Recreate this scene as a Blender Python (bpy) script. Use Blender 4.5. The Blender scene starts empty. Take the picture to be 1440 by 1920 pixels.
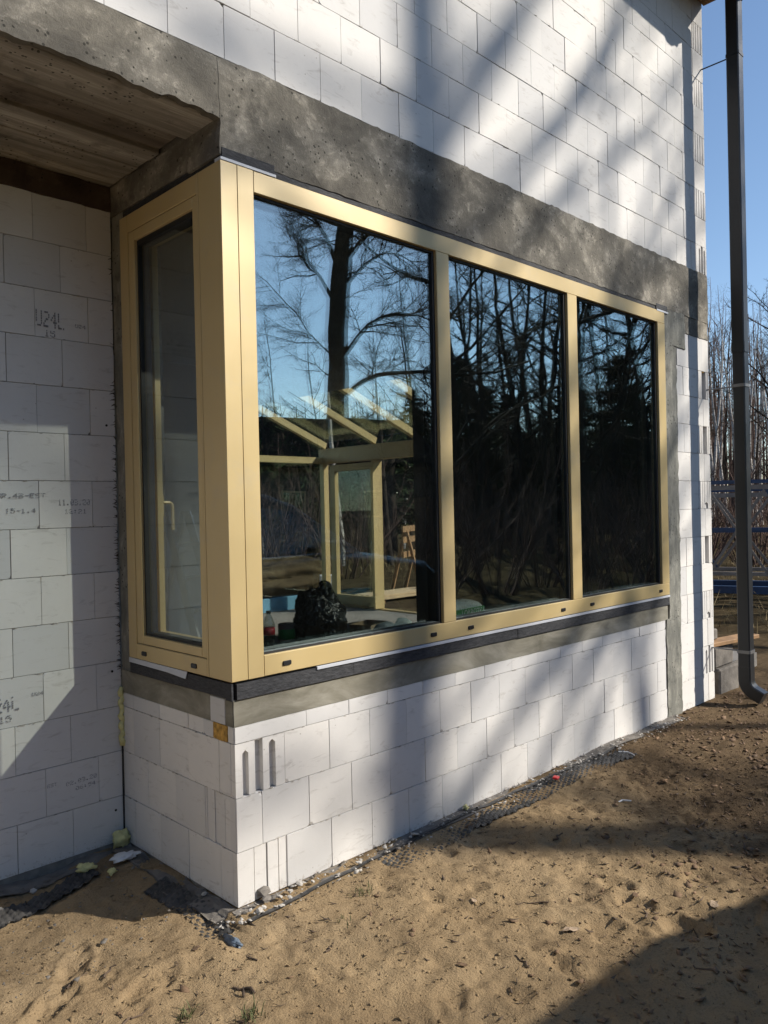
import bpy, bmesh, math, random
import numpy as np
from mathutils import Vector, Matrix

random.seed(7); RNG = np.random.default_rng(7)
sc = bpy.context.scene
COL = sc.collection

# ------------------------------------------------------------------ camera
cam = bpy.data.cameras.new('camera')
cam.sensor_fit = 'AUTO'; cam.sensor_width = 36.0
cam.lens = 1472.36 / 1920 * 36.0
cam.clip_start = 0.05; cam.clip_end = 2000
camo = bpy.data.objects.new('camera', cam); COL.objects.link(camo)
camo.location = (-1.783, -2.713, 1.615)
camo.rotation_euler = (math.radians(89.715), math.radians(1.244), math.radians(-44.483))
sc.camera = camo

# ------------------------------------------------------------------ sky, sun, exposure
SUN = Vector((1.0, -1.13, 1.03)).normalized()          # towards the sun
w = bpy.data.worlds.new('World'); sc.world = w; w.use_nodes = True
nt = w.node_tree; nt.nodes.clear()
sky = nt.nodes.new('ShaderNodeTexSky'); sky.sky_type = 'NISHITA'; sky.sun_disc = False
sky.sun_elevation = math.asin(SUN.z); sky.sun_rotation = math.atan2(SUN.x, SUN.y)
sky.altitude = 0; sky.air_density = 1.0; sky.dust_density = 0.15; sky.ozone_density = 2.5
bg = nt.nodes.new('ShaderNodeBackground'); bg.inputs['Strength'].default_value = 0.11
wo = nt.nodes.new('ShaderNodeOutputWorld')
nt.links.new(sky.outputs[0], bg.inputs[0]); nt.links.new(bg.outputs[0], wo.inputs[0])
sl = bpy.data.lights.new('sun', 'SUN'); sl.energy = 5.0; sl.angle = math.radians(0.8); sl.color = (1.0, 0.93, 0.82)
so = bpy.data.objects.new('sun', sl); COL.objects.link(so)
so.rotation_euler = SUN.to_track_quat('Z', 'Y').to_euler()
so.location = (20, -22, 20)
sc.view_settings.view_transform = 'Standard'; sc.view_settings.look = 'None'
sc.view_settings.exposure = 0.55; sc.view_settings.gamma = 1.0
sc.render.engine = 'CYCLES'
sc.cycles.use_denoising = True
sc.cycles.max_bounces = 6; sc.cycles.diffuse_bounces = 3; sc.cycles.glossy_bounces = 3
sc.cycles.transmission_bounces = 6; sc.cycles.transparent_max_bounces = 32
sc.cycles.caustics_reflective = False; sc.cycles.caustics_refractive = False
sc.cycles.sample_clamp_indirect = 6.0
sc.cycles.use_adaptive_sampling = True; sc.cycles.adaptive_threshold = 0.02

# ------------------------------------------------------------------ material helpers
class NT:
    def __init__(s, name):
        s.m = bpy.data.materials.new(name); s.m.use_nodes = True
        s.t = s.m.node_tree; s.t.nodes.clear()
        s.out = s.n('ShaderNodeOutputMaterial')
    def n(s, typ, **kw):
        nd = s.t.nodes.new(typ)
        for k, v in kw.items():
            if k.startswith('_'): setattr(nd, k[1:], v)
            else: nd.inputs[k.replace('__', ' ')].default_value = v
        return nd
    def l(s, a, b): s.t.links.new(a, b)
    def pos(s, scale=(1, 1, 1)):
        g = s.n('ShaderNodeNewGeometry'); mp = s.n('ShaderNodeMapping'); mp.inputs['Scale'].default_value = scale
        s.l(g.outputs['Position'], mp.inputs['Vector']); return mp.outputs[0]
    def noise(s, scale, detail=4, rough=0.55, vec=None, dist=0.0):
        nd = s.n('ShaderNodeTexNoise', Scale=scale, Detail=detail, Roughness=rough, Distortion=dist)
        s.l(vec if vec else s.pos(), nd.inputs['Vector']); return nd.outputs['Fac']
    def ramp(s, fac, stops):
        r = s.n('ShaderNodeValToRGB'); e = r.color_ramp.elements
        while len(e) < len(stops): e.new(0.5)
        for i, (p, c) in enumerate(stops):
            e[i].position = p; e[i].color = (*c, 1) if len(c) == 3 else c
        s.l(fac, r.inputs[0]); return r.outputs[0]
    def mix(s, fac, a, b, mode='MIX'):
        m = s.n('ShaderNodeMix', _data_type='RGBA', _blend_type=mode)
        for v, i in ((fac, 0), (a, 6), (b, 7)):
            if isinstance(v, (int, float)): m.inputs[i].default_value = v
            elif isinstance(v, tuple): m.inputs[i].default_value = (*v, 1) if len(v) == 3 else v
            else: s.l(v, m.inputs[i])
        return m.outputs[2]
    def math(s, op, a, b=0.0, c=0.0):
        m = s.n('ShaderNodeMath', _operation=op)
        for v, i in ((a, 0), (b, 1), (c, 2)):
            if isinstance(v, (int, float)): m.inputs[i].default_value = v
            else: s.l(v, m.inputs[i])
        return m.outputs[0]
    def bsdf(s, col, rough=0.6, metal=0.0, bump=None, bstr=0.3, bdist=0.01, spec=0.5):
        b = s.n('ShaderNodeBsdfPrincipled'); b.inputs['Metallic'].default_value = metal
        b.inputs['Specular IOR Level'].default_value = spec
        if isinstance(col, tuple): b.inputs['Base Color'].default_value = (*col, 1)
        else: s.l(col, b.inputs['Base Color'])
        if isinstance(rough, (int, float)): b.inputs['Roughness'].default_value = rough
        else: s.l(rough, b.inputs['Roughness'])
        if bump is not None:
            bp = s.n('ShaderNodeBump', Strength=bstr, Distance=bdist); s.l(bump, bp.inputs['Height'])
            s.l(bp.outputs[0], b.inputs['Normal'])
        s.l(b.outputs[0], s.out.inputs[0]); return b

M = {}
def plain(name, col, rough=0.6, metal=0.0, var=0.25, scale=6.0, bstr=0.15, bdist=0.004, spec=0.5, bscale=40.0):
    t = NT(name)
    f = t.noise(scale, 5)
    lo = tuple(c * (1 - var) for c in col); hi = tuple(min(1, c * (1 + var)) for c in col)
    c = t.ramp(f, [(0.3, lo), (0.7, hi)])
    t.bsdf(c, rough, metal, t.noise(bscale, 4), bstr, bdist, spec)
    M[name] = t.m; return t.m

def block_mat(name, base, warm, stain):
    t = NT(name)
    oi = t.n('ShaderNodeObjectInfo')
    v = t.ramp(oi.outputs['Random'], [(0.0, tuple(c * k_ for c, k_ in zip(base, (0.85, 0.86, 0.88)))), (0.5, base), (1.0, warm)])
    f1 = t.noise(3.2, 5, 0.6)
    c = t.mix(t.math('MULTIPLY', t.math('SUBTRACT', f1, 0.40), 0.9), v, tuple(c * 0.80 for c in base))
    f2 = t.noise(38, 4, 0.65)
    c = t.mix(t.math('MULTIPLY', f2, 0.22), c, tuple(x * 0.72 for x in base))
    # dirt specks and scuffs
    v1 = t.n('ShaderNodeTexVoronoi', Scale=26.0, Randomness=1.0); t.l(t.pos(), v1.inputs['Vector'])
    sp = t.math('LESS_THAN', v1.outputs['Distance'], 0.085)
    gate = t.math('GREATER_THAN', t.noise(4.0, 3), 0.60)
    c = t.mix(t.math('MULTIPLY', t.math('MULTIPLY', sp, gate), 0.75), c, stain)
    sc1 = t.noise(7, 6, 0.7, t.pos((1.0, 1.0, 3.5)), 1.2)
    scf = t.math('MULTIPLY', t.math('SUBTRACT', sc1, 0.565), 3.2)
    scf = t.n('ShaderNodeClamp').outputs[0] if False else t.math('MINIMUM', t.math('MAXIMUM', scf, 0.0), 0.42)
    c = t.mix(scf, c, stain)
    # splash dirt low on the wall
    g = t.n('ShaderNodeNewGeometry'); sx = t.n('ShaderNodeSeparateXYZ'); t.l(g.outputs['Position'], sx.inputs[0])
    low = t.math('MAXIMUM', t.math('SUBTRACT', 1.0, t.math('MULTIPLY', sx.outputs['Z'], 4.5)), 0.0)
    spl = t.math('GREATER_THAN', t.math('MULTIPLY', t.noise(55, 5, 0.7), t.math('ADD', low, 0.30)), 0.70)
    c = t.mix(t.math('MULTIPLY', spl, 0.3), c, (0.28, 0.21, 0.14))
    hz = t.math('ADD', t.math('MULTIPLY', f2, 0.5), t.math('MULTIPLY', t.noise(160, 3), 0.35))
    t.bsdf(c, 0.92, 0, hz, 0.22, 0.003, 0.25)
    M[name] = t.m
block_mat('block', (0.66, 0.645, 0.625), (0.71, 0.685, 0.65), (0.33, 0.30, 0.27))
block_mat('block_grey', (0.60, 0.59, 0.575), (0.63, 0.61, 0.58), (0.33, 0.30, 0.27))

def concrete(name, lo, mid, hi, streak=(1, 1, 1), scale=5.0, b=0.5):
    t = NT(name)
    p = t.pos(streak)
    a = t.noise(scale, 9, 0.66, p, 0.3); d = t.noise(scale * 8.0, 9, 0.74, p, 0.35)
    c = t.ramp(a, [(0.30, lo), (0.5, mid), (0.66, hi)])
    smear = t.math('MULTIPLY', t.math('MAXIMUM', t.math('SUBTRACT', t.math('ADD', t.math('MULTIPLY', d, 0.6), t.math('MULTIPLY', a, 0.4)), 0.53), 0.0), 5.0)
    c = t.mix(t.math('MINIMUM', smear, 0.75), c, tuple(min(1, x * 1.65) for x in hi))
    dk = t.math('MULTIPLY', t.math('MAXIMUM', t.math('SUBTRACT', 0.44, t.noise(scale * 1.7, 6, 0.6)), 0.0), 5.0)
    c = t.mix(t.math('MINIMUM', dk, 0.7), c, tuple(x * 0.6 for x in lo))
    v = t.n('ShaderNodeTexVoronoi', Scale=38.0, Randomness=1.0); t.l(t.pos(), v.inputs['Vector'])
    pit = t.math('MULTIPLY', t.math('LESS_THAN', v.outputs['Distance'], 0.20), t.math('GREATER_THAN', t.noise(6, 3), 0.52))
    c = t.mix(t.math('MULTIPLY', pit, 0.8), c, (0.025, 0.024, 0.02))
    h = t.math('SUBTRACT', t.math('ADD', d, t.math('MULTIPLY', t.noise(90, 4), 0.3)), t.math('MULTIPLY', pit, 1.2))
    t.bsdf(c, 0.9, 0, h, b, 0.006, 0.25)
    M[name] = t.m
concrete('beam_concrete', (0.062, 0.057, 0.049), (0.145, 0.133, 0.111), (0.30, 0.275, 0.23), (1, 1, 1.2), 2.6, 1.0)
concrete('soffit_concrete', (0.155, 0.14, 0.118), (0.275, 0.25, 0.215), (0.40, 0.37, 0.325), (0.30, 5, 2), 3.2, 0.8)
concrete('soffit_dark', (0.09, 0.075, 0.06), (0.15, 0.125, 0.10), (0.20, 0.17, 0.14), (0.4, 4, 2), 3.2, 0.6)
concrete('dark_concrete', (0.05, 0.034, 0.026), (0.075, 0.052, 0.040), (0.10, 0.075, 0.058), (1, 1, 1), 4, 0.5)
concrete('column_concrete', (0.12, 0.122, 0.11), (0.19, 0.188, 0.165), (0.27, 0.262, 0.23), (2, 2, 0.7), 6, 0.7)
def mortar():
    t = NT('mortar_band')
    a = t.noise(3.0, 8, 0.66, t.pos((1, 1, 2.4)), 0.7)
    c = t.ramp(a, [(0.32, (0.125, 0.117, 0.090)), (0.5, (0.20, 0.187, 0.148)), (0.68, (0.29, 0.275, 0.23))])
    t.bsdf(c, 0.85, 0, t.noise(35, 5), 0.15, 0.003, 0.3); M['mortar_band'] = t.m
mortar()
plain('joint', (0.22, 0.205, 0.18), 0.95, var=0.4, scale=14)
def frame_mat():
    t = NT('frame')
    c = t.ramp(t.noise(2.0, 3), [(0.3, (0.49, 0.372, 0.178)), (0.7, (0.535, 0.410, 0.200))])
    du = t.math('MINIMUM', t.math('MULTIPLY', t.math('MAXIMUM', t.math('SUBTRACT', t.noise(5.0, 8, 0.7, None, 0.5), 0.52), 0.0), 1.6), 0.30)
    c = t.mix(du, c, (0.40, 0.345, 0.25))
    t.bsdf(c, t.ramp(t.noise(3.5, 5, 0.6), [(0.3, (0.34,) * 3), (0.7, (0.48,) * 3)]), 0.10, t.noise(260, 3), 0.06, 0.001, 0.5); M['frame'] = t.m
frame_mat()
plain('black_plastic', (0.012, 0.012, 0.013), 0.45, var=0.2, bstr=0.03)
plain('gasket', (0.010, 0.010, 0.011), 0.6, var=0.2, bstr=0.03)
def tape_mat():
    t = NT('foam_tape')
    p = t.pos((1, 1, 1))
    w1 = t.n('ShaderNodeTexBrick', Scale=16.0); t.l(t.pos((1, 1, 1)), w1.inputs['Vector'])
    a = t.noise(40, 5, 0.6, t.pos((1, 1, 3.0)))
    c = t.ramp(a, [(0.3, (0.018, 0.019, 0.022)), (0.7, (0.05, 0.051, 0.056))])
    t.bsdf(c, 0.75, 0, a, 0.6, 0.006, 0.35); M['foam_tape'] = t.m
tape_mat()
plain('white_tape', (0.46, 0.48, 0.52), 0.5, var=0.08)
plain('expanding_foam', (0.62, 0.57, 0.26), 0.8, var=0.15, scale=30, bstr=0.7, bdist=0.01)
plain('old_foam', (0.42, 0.24, 0.05), 0.85, var=0.5, scale=40, bstr=0.8, bdist=0.01)
plain('downspout_metal', (0.018, 0.020, 0.023), 0.38, var=0.12, bstr=0.02)
plain('bracket_metal', (0.22, 0.22, 0.22), 0.45, 0.7, var=0.2)
plain('timber', (0.27, 0.155, 0.07), 0.75, var=0.3, scale=9)
plain('pale_timber', (0.50, 0.37, 0.22), 0.8, var=0.25, scale=9)
plain('roof_dark', (0.014, 0.013, 0.013), 0.9, var=0.3, spec=0.0)
plain('interior_plaster', (0.20, 0.195, 0.185), 0.95, var=0.15, scale=2)
plain('floor_screed', (0.20, 0.185, 0.165), 0.95, var=0.25, scale=2)
plain('steel_blue', (0.014, 0.042, 0.105), 0.45, var=0.3, scale=4)
plain('steel_grey', (0.22, 0.195, 0.175), 0.6, 0.2, var=0.3, scale=5)
plain('aluminium', (0.55, 0.56, 0.57), 0.35, 0.8, var=0.1)
plain('bag_black', (0.012, 0.012, 0.013), 0.22, var=0.2, bstr=0.9, bdist=0.03, bscale=14)
plain('cardboard', (0.30, 0.22, 0.14), 0.9, var=0.15)
plain('sack_white', (0.62, 0.68, 0.65), 0.55, var=0.1, bstr=0.6, bdist=0.02, bscale=10)
plain('sack_green', (0.02, 0.30, 0.07), 0.5, var=0.1)
plain('print_white', (0.75, 0.78, 0.75), 0.6, var=0.03)
plain('print_grey', (0.21, 0.21, 0.225), 0.9, var=0.35, scale=60)
plain('insulation_blue', (0.12, 0.28, 0.40), 0.8, var=0.1)
plain('red_plastic', (0.55, 0.02, 0.025), 0.4, var=0.1)
plain('red_label', (0.75, 0.03, 0.05), 0.4, var=0.1)
plain('white_plastic', (0.7, 0.7, 0.7), 0.4, var=0.06)
plain('blue_scrap', (0.10, 0.13, 0.17), 0.5, var=0.4, scale=50)
plain('membrane', (0.050, 0.048, 0.046), 0.6, var=0.6, scale=12)
plain('bark_oak', (0.036, 0.030, 0.025), 0.95, var=0.45, scale=5, bstr=0.9, bdist=0.05, bscale=9, spec=0.05)
plain('bark_grey', (0.105, 0.088, 0.074), 0.95, var=0.4, scale=5, bstr=0.8, bdist=0.03, bscale=12, spec=0.05)
plain('twig', (0.042, 0.033, 0.027), 0.9, var=0.3, spec=0.05)
plain('twig_red', (0.105, 0.072, 0.060), 0.9, var=0.3, spec=0.05)
plain('needles', (0.030, 0.045, 0.020), 0.8, var=0.5, scale=3, spec=0.05)
plain('car_paint', (0.010, 0.012, 0.015), 0.18, 0.3, var=0.1, bstr=0.0)
plain('car_trim', (0.45, 0.46, 0.48), 0.25, 0.9, var=0.05)
plain('tyre', (0.015, 0.015, 0.015), 0.85, var=0.2)
plain('rim', (0.30, 0.30, 0.31), 0.35, 0.8, var=0.1)
plain('barn_wall', (0.16, 0.13, 0.10), 0.9, var=0.3, spec=0.05)
plain('rubble', (0.40, 0.375, 0.34), 0.95, var=0.2, scale=30, bstr=0.6, bdist=0.006)
plain('old_concrete', (0.15, 0.135, 0.118), 0.95, var=0.35, scale=12, bstr=0.6, bdist=0.008)
plain('dry_leaf', (0.145, 0.088, 0.048), 0.85, var=0.6, scale=9)
plain('pale_leaf', (0.34, 0.25, 0.17), 0.8, var=0.3, scale=40)
plain('stick', (0.085, 0.058, 0.038), 0.9, var=0.5, scale=20)
plain('grass', (0.075, 0.085, 0.028), 0.8, var=0.4, scale=30)
plain('dry_grass', (0.24, 0.185, 0.09), 0.85, var=0.4, scale=6)
def birch_mat():
    t = NT('bark_birch')
    a = t.noise(2.5, 5, 0.6, t.pos((3, 3, 9)))
    c = t.ramp(a, [(0.36, (0.06, 0.05, 0.045)), (0.46, (0.42, 0.39, 0.36)), (0.7, (0.55, 0.52, 0.48))])
    t.bsdf(c, 0.8, 0, a, 0.3, 0.01); M['bark_birch'] = t.m
birch_mat()
def glass_mat(name, r0, tint, wave=0.0, gcol=(0.84, 0.98, 1.0)):
    t = NT(name)
    lw = t.n('ShaderNodeLayerWeight', Blend=0.5)
    f5 = t.math('POWER', lw.outputs['Facing'], 5.0)
    fac = t.math('ADD', r0, t.math('MULTIPLY', f5, 1 - r0))
    tr = t.n('ShaderNodeBsdfTransparent'); tr.inputs[0].default_value = (*tint, 1)
    gl = t.n('ShaderNodeBsdfGlossy'); gl.inputs['Roughness'].default_value = 0.0
    gl.inputs[0].default_value = (*gcol, 1)
    if wave:
        bp = t.n('ShaderNodeBump', Strength=1.0, Distance=wave); t.l(t.noise(1.6, 2, 0.5), bp.inputs['Height']); t.l(bp.outputs[0], gl.inputs['Normal'])
    mx = t.n('ShaderNodeMixShader'); t.l(fac, mx.inputs[0]); t.l(tr.outputs[0], mx.inputs[1]); t.l(gl.outputs[0], mx.inputs[2])
    t.l(mx.outputs[0], t.out.inputs[0]); M[name] = t.m
glass_mat('glass', 0.165, (0.945, 0.965, 0.955), 0.0012)
glass_mat('side_glass', 0.075, (0.96, 0.97, 0.965), 0.0005, (0.97, 1.0, 0.98))
glass_mat('clear_glass', 0.05, (0.93, 0.95, 0.94))
glass_mat('bottle_plastic', 0.16, (0.78, 0.82, 0.80))
glass_mat('car_glass', 0.06, (0.45, 0.5, 0.5))
def ground_mat():
    t = NT('ground_sand')
    g = t.n('ShaderNodeNewGeometry'); sx = t.n('ShaderNodeSeparateXYZ'); t.l(g.outputs['Position'], sx.inputs[0])
    a = t.noise(1.3, 6, 0.6); b = t.noise(14, 6, 0.65); f = t.noise(120, 4, 0.7)
    sand = t.ramp(a, [(0.3, (0.215, 0.152, 0.086)), (0.5, (0.305, 0.225, 0.131)), (0.72, (0.38, 0.288, 0.175))])
    sand = t.mix(t.math('MULTIPLY', b, 0.45), sand, (0.245, 0.165, 0.095))
    grain = t.math('MINIMUM', t.math('MULTIPLY', t.math('MAXIMUM', t.math('SUBTRACT', f, 0.55), 0.0), 4.0), 0.6)
    sand = t.mix(grain, sand, (0.16, 0.115, 0.075))
    # humus: dark crumbs, more of it away from the house and to the east
    soil = t.ramp(b, [(0.3, (0.060, 0.042, 0.028)), (0.7, (0.135, 0.095, 0.06))])
    e = t.math('MULTIPLY', t.math('SUBTRACT', t.math('ADD', sx.outputs['X'], t.math('MULTIPLY', sx.outputs['Y'], -0.45)), 1.7), 0.22)
    e = t.math('MINIMUM', t.math('MAXIMUM', e, 0.0), 0.42)
    k = t.math('MULTIPLY', t.math('SUBTRACT', t.math('ADD', t.noise(2.3, 7, 0.68, None, 0.8), e), 0.555), 4.5)
    k = t.math('MINIMUM', t.math('MAXIMUM', k, 0.0), 0.85)
    c = t.mix(k, sand, soil)
    far = t.math('MINIMUM', t.math('MAXIMUM', t.math('MULTIPLY', t.math('SUBTRACT', sx.outputs['X'], 5.6), 0.35), 0.0), 1.0)
    litter = t.ramp(t.noise(3.0, 8, 0.75), [(0.32, (0.025, 0.019, 0.012)), (0.5, (0.058, 0.044, 0.026)), (0.68, (0.115, 0.088, 0.048))])  # leaf litter, its colour darkened to stand in for woodland shade
    c = t.mix(far, c, litter)
    fs = t.math('MINIMUM', t.math('MAXIMUM', t.math('MULTIPLY', t.math('SUBTRACT', -4.2, sx.outputs['Y']), 0.6), 0.0), 1.0)
    c = t.mix(fs, c, litter)
    fn = t.math('MINIMUM', t.math('MAXIMUM', t.math('MULTIPLY', t.math('SUBTRACT', sx.outputs['Y'], 9.5), 0.6), 0.0), 1.0)
    c = t.mix(fn, c, litter)
    vo = t.n('ShaderNodeTexVoronoi', Scale=95.0, Randomness=1.0); t.l(t.pos(), vo.inputs['Vector'])
    gr = t.math('MULTIPLY', t.math('LESS_THAN', vo.outputs['Distance'], 0.22), t.math('GREATER_THAN', t.noise(9, 4), 0.5))
    c = t.mix(t.math('MULTIPLY', gr, 0.45), c, (0.10, 0.072, 0.048))
    h = t.math('ADD', t.math('ADD', t.math('MULTIPLY', b, 0.7), t.math('MULTIPLY', f, 0.55)), t.math('MULTIPLY', gr, 0.25))
    t.bsdf(c, 1.0, 0, h, 0.85, 0.016, 0.0); M['ground_sand'] = t.m
ground_mat()

# ------------------------------------------------------------------ mesh helpers
def link(o, parent=None):
    COL.objects.link(o)
    if parent is not None: o.parent = parent
    return o
def tag(o, label=None, cat=None, group=None, kind=None):
    if label: o['label'] = label
    if cat: o['category'] = cat
    if group: o['group'] = group
    if kind: o['kind'] = kind
    return o
def empty(name, loc=(0, 0, 0), rz=0.0, parent=None):
    o = bpy.data.objects.new(name, None); o.location = loc; o.rotation_euler = (0, 0, rz); o.empty_display_size = 0.1
    return link(o, parent)
def mesh_obj(name, me, mat, parent=None, loc=None, rot=None, smooth=False):
    if mat is not None:
        me.materials.clear()
        for m in (mat if isinstance(mat, (list, tuple)) else [mat]): me.materials.append(M[m] if isinstance(m, str) else m)
    if smooth:
        me.polygons.foreach_set('use_smooth', [True] * len(me.polygons))
    o = bpy.data.objects.new(name, me)
    if loc is not None: o.location = loc
    if rot is not None: o.rotation_euler = rot
    return link(o, parent)

class MB:
    """collects faces for one mesh"""
    def __init__(s): s.v = []; s.f = []; s.mi = []; s.cur = 0
    def add(s, vs, fs):
        b = len(s.v); s.v.extend([tuple(v) for v in vs])
        for f in fs: s.f.append(tuple(b + i for i in f)); s.mi.append(s.cur)
    def box(s, x0, x1, y0, y1, z0, z1):
        s.add([(x0, y0, z0), (x1, y0, z0), (x1, y1, z0), (x0, y1, z0), (x0, y0, z1), (x1, y0, z1), (x1, y1, z1), (x0, y1, z1)],
              [(0, 3, 2, 1), (4, 5, 6, 7), (0, 1, 5, 4), (1, 2, 6, 5), (2, 3, 7, 6), (3, 0, 4, 7)])
    def prism(s, poly, axis, a0, a1):
        """poly: 2D points in the other two axes (counter-clockwise or not), extruded along axis"""
        n = len(poly); vs = []
        for a in (a0, a1):
            for (p, q) in poly:
                vs.append({'x': (a, p, q), 'y': (p, a, q), 'z': (p, q, a)}[axis])
        fs = [tuple(range(n)), tuple(range(2 * n - 1, n - 1, -1))]
        fs += [(i, n + i, n + (i + 1) % n, (i + 1) % n) for i in range(n)]
        s.add(vs, fs)
    def tube(s, pts, radii, n=8, cap=True):
        pts = [Vector(p) for p in pts]; k = len(pts)
        if isinstance(radii, (int, float)): radii = [radii] * k
        rings = []; up = None
        for i, p in enumerate(pts):
            d = (pts[min(i + 1, k - 1)] - pts[max(i - 1, 0)]).normalized()
            if up is None:
                up = Vector((0, 0, 1)) if abs(d.z) < 0.9 else Vector((1, 0, 0))
            u = (up - d * up.dot(d)).normalized(); v = d.cross(u); up = u
            rings.append([p + (u * math.cos(a) + v * math.sin(a)) * radii[i] for a in [2 * math.pi * j / n for j in range(n)]])
        vs = [q for r in rings for q in r]; fs = []
        for i in range(k - 1):
            for j in range(n):
                a, b = i * n + j, i * n + (j + 1) % n
                fs.append((a, b, b + n, a + n))
        if cap: fs += [tuple(range(n - 1, -1, -1)), tuple(range((k - 1) * n, k * n))]
        s.add(vs, fs)
    def beam(s, p, q, wdt, hgt, up=(0, 0, 1)):
        p, q = Vector(p), Vector(q); d = (q - p).normalized(); up = Vector(up)
        if abs(d.dot(up)) > 0.99: up = Vector((1, 0, 0))
        r = d.cross(up).normalized() * wdt / 2; u = r.cross(d).normalized() * hgt / 2
        vs = [p - r - u, p + r - u, p + r + u, p - r + u, q - r - u, q + r - u, q + r + u, q - r + u]
        s.add(vs, [(0, 1, 2, 3), (7, 6, 5, 4), (0, 4, 5, 1), (1, 5, 6, 2), (2, 6, 7, 3), (3, 7, 4, 0)])
    def lathe(s, prof, n=16, c=(0, 0)):
        k = len(prof); vs = []
        for (r, z) in prof:
            for j in range(n):
                a = 2 * math.pi * j / n; vs.append((c[0] + r * math.cos(a), c[1] + r * math.sin(a), z))
        fs = []
        for i in range(k - 1):
            for j in range(n):
                a, b = i * n + j, i * n + (j + 1) % n
                fs.append((a, b, b + n, a + n))
        fs += [tuple(range(n - 1, -1, -1)), tuple(range((k - 1) * n, k * n))]
        s.add(vs, fs)
    def mesh(s, name, fix=True, bevel=0.0):
        me = bpy.data.meshes.new(name); me.from_pydata(s.v, [], s.f)
        if s.mi and max(s.mi) > 0: me.polygons.foreach_set('material_index', s.mi)
        if fix or bevel:
            bm = bmesh.new(); bm.from_mesh(me)
            if fix: bmesh.ops.recalc_face_normals(bm, faces=bm.faces)
            if bevel:
                es = [e for e in bm.edges if len(e.link_faces) == 2 and e.calc_face_angle(0) > 0.6]
                bmesh.ops.bevel(bm, geom=es, offset=bevel, segments=1, affect='EDGES', clamp_overlap=True)
            bm.to_mesh(me); bm.free()
        me.update(); return me
    def obj(s, name, mat, parent=None, bevel=0.0, smooth=False, loc=None, rot=None):
        return mesh_obj(name, s.mesh(name, True, bevel), mat, parent, loc, rot, smooth)
def boxo(name, mat, parent, x0, x1, y0, y1, z0, z1, bevel=0.0):
    m = MB(); m.box(x0, x1, y0, y1, z0, z1); return m.obj(name, mat, parent, bevel)

def fast_mesh(name, V, F, quads=True):
    """numpy arrays -> mesh; F is (n,3) or (n,4)"""
    me = bpy.data.meshes.new(name)
    V = np.asarray(V, np.float32); F = np.asarray(F, np.int32); k = F.shape[1]
    me.vertices.add(len(V)); me.vertices.foreach_set('co', V.ravel())
    me.loops.add(F.size); me.loops.foreach_set('vertex_index', F.ravel())
    me.polygons.add(len(F)); me.polygons.foreach_set('loop_start', np.arange(0, F.size, k, dtype=np.int32))
    me.polygons.foreach_set('loop_total', np.full(len(F), k, np.int32))
    me.update(calc_edges=True); return me

LAT = {}
def vnoise(x, y, seed=0):
    if seed not in LAT: LAT[seed] = np.random.default_rng(seed).random((256, 256))
    r = LAT[seed]
    xi = np.floor(x).astype(int); yi = np.floor(y).astype(int); fx = x - xi; fy = y - yi
    fx = fx * fx * (3 - 2 * fx); fy = fy * fy * (3 - 2 * fy)
    a = r[xi % 256, yi % 256]; b = r[(xi + 1) % 256, yi % 256]; c = r[xi % 256, (yi + 1) % 256]; d = r[(xi + 1) % 256, (yi + 1) % 256]
    return a * (1 - fx) * (1 - fy) + b * fx * (1 - fy) + c * (1 - fx) * fy + d * fx * fy - 0.5
def fbm(x, y, seed, octs=4):
    s = 0; a = 1.0
    for i in range(octs): s = s + a * vnoise(x * 2 ** i + 17.3 * i, y * 2 ** i + 5.1 * i, seed + i); a *= 0.5
    return s

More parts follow.
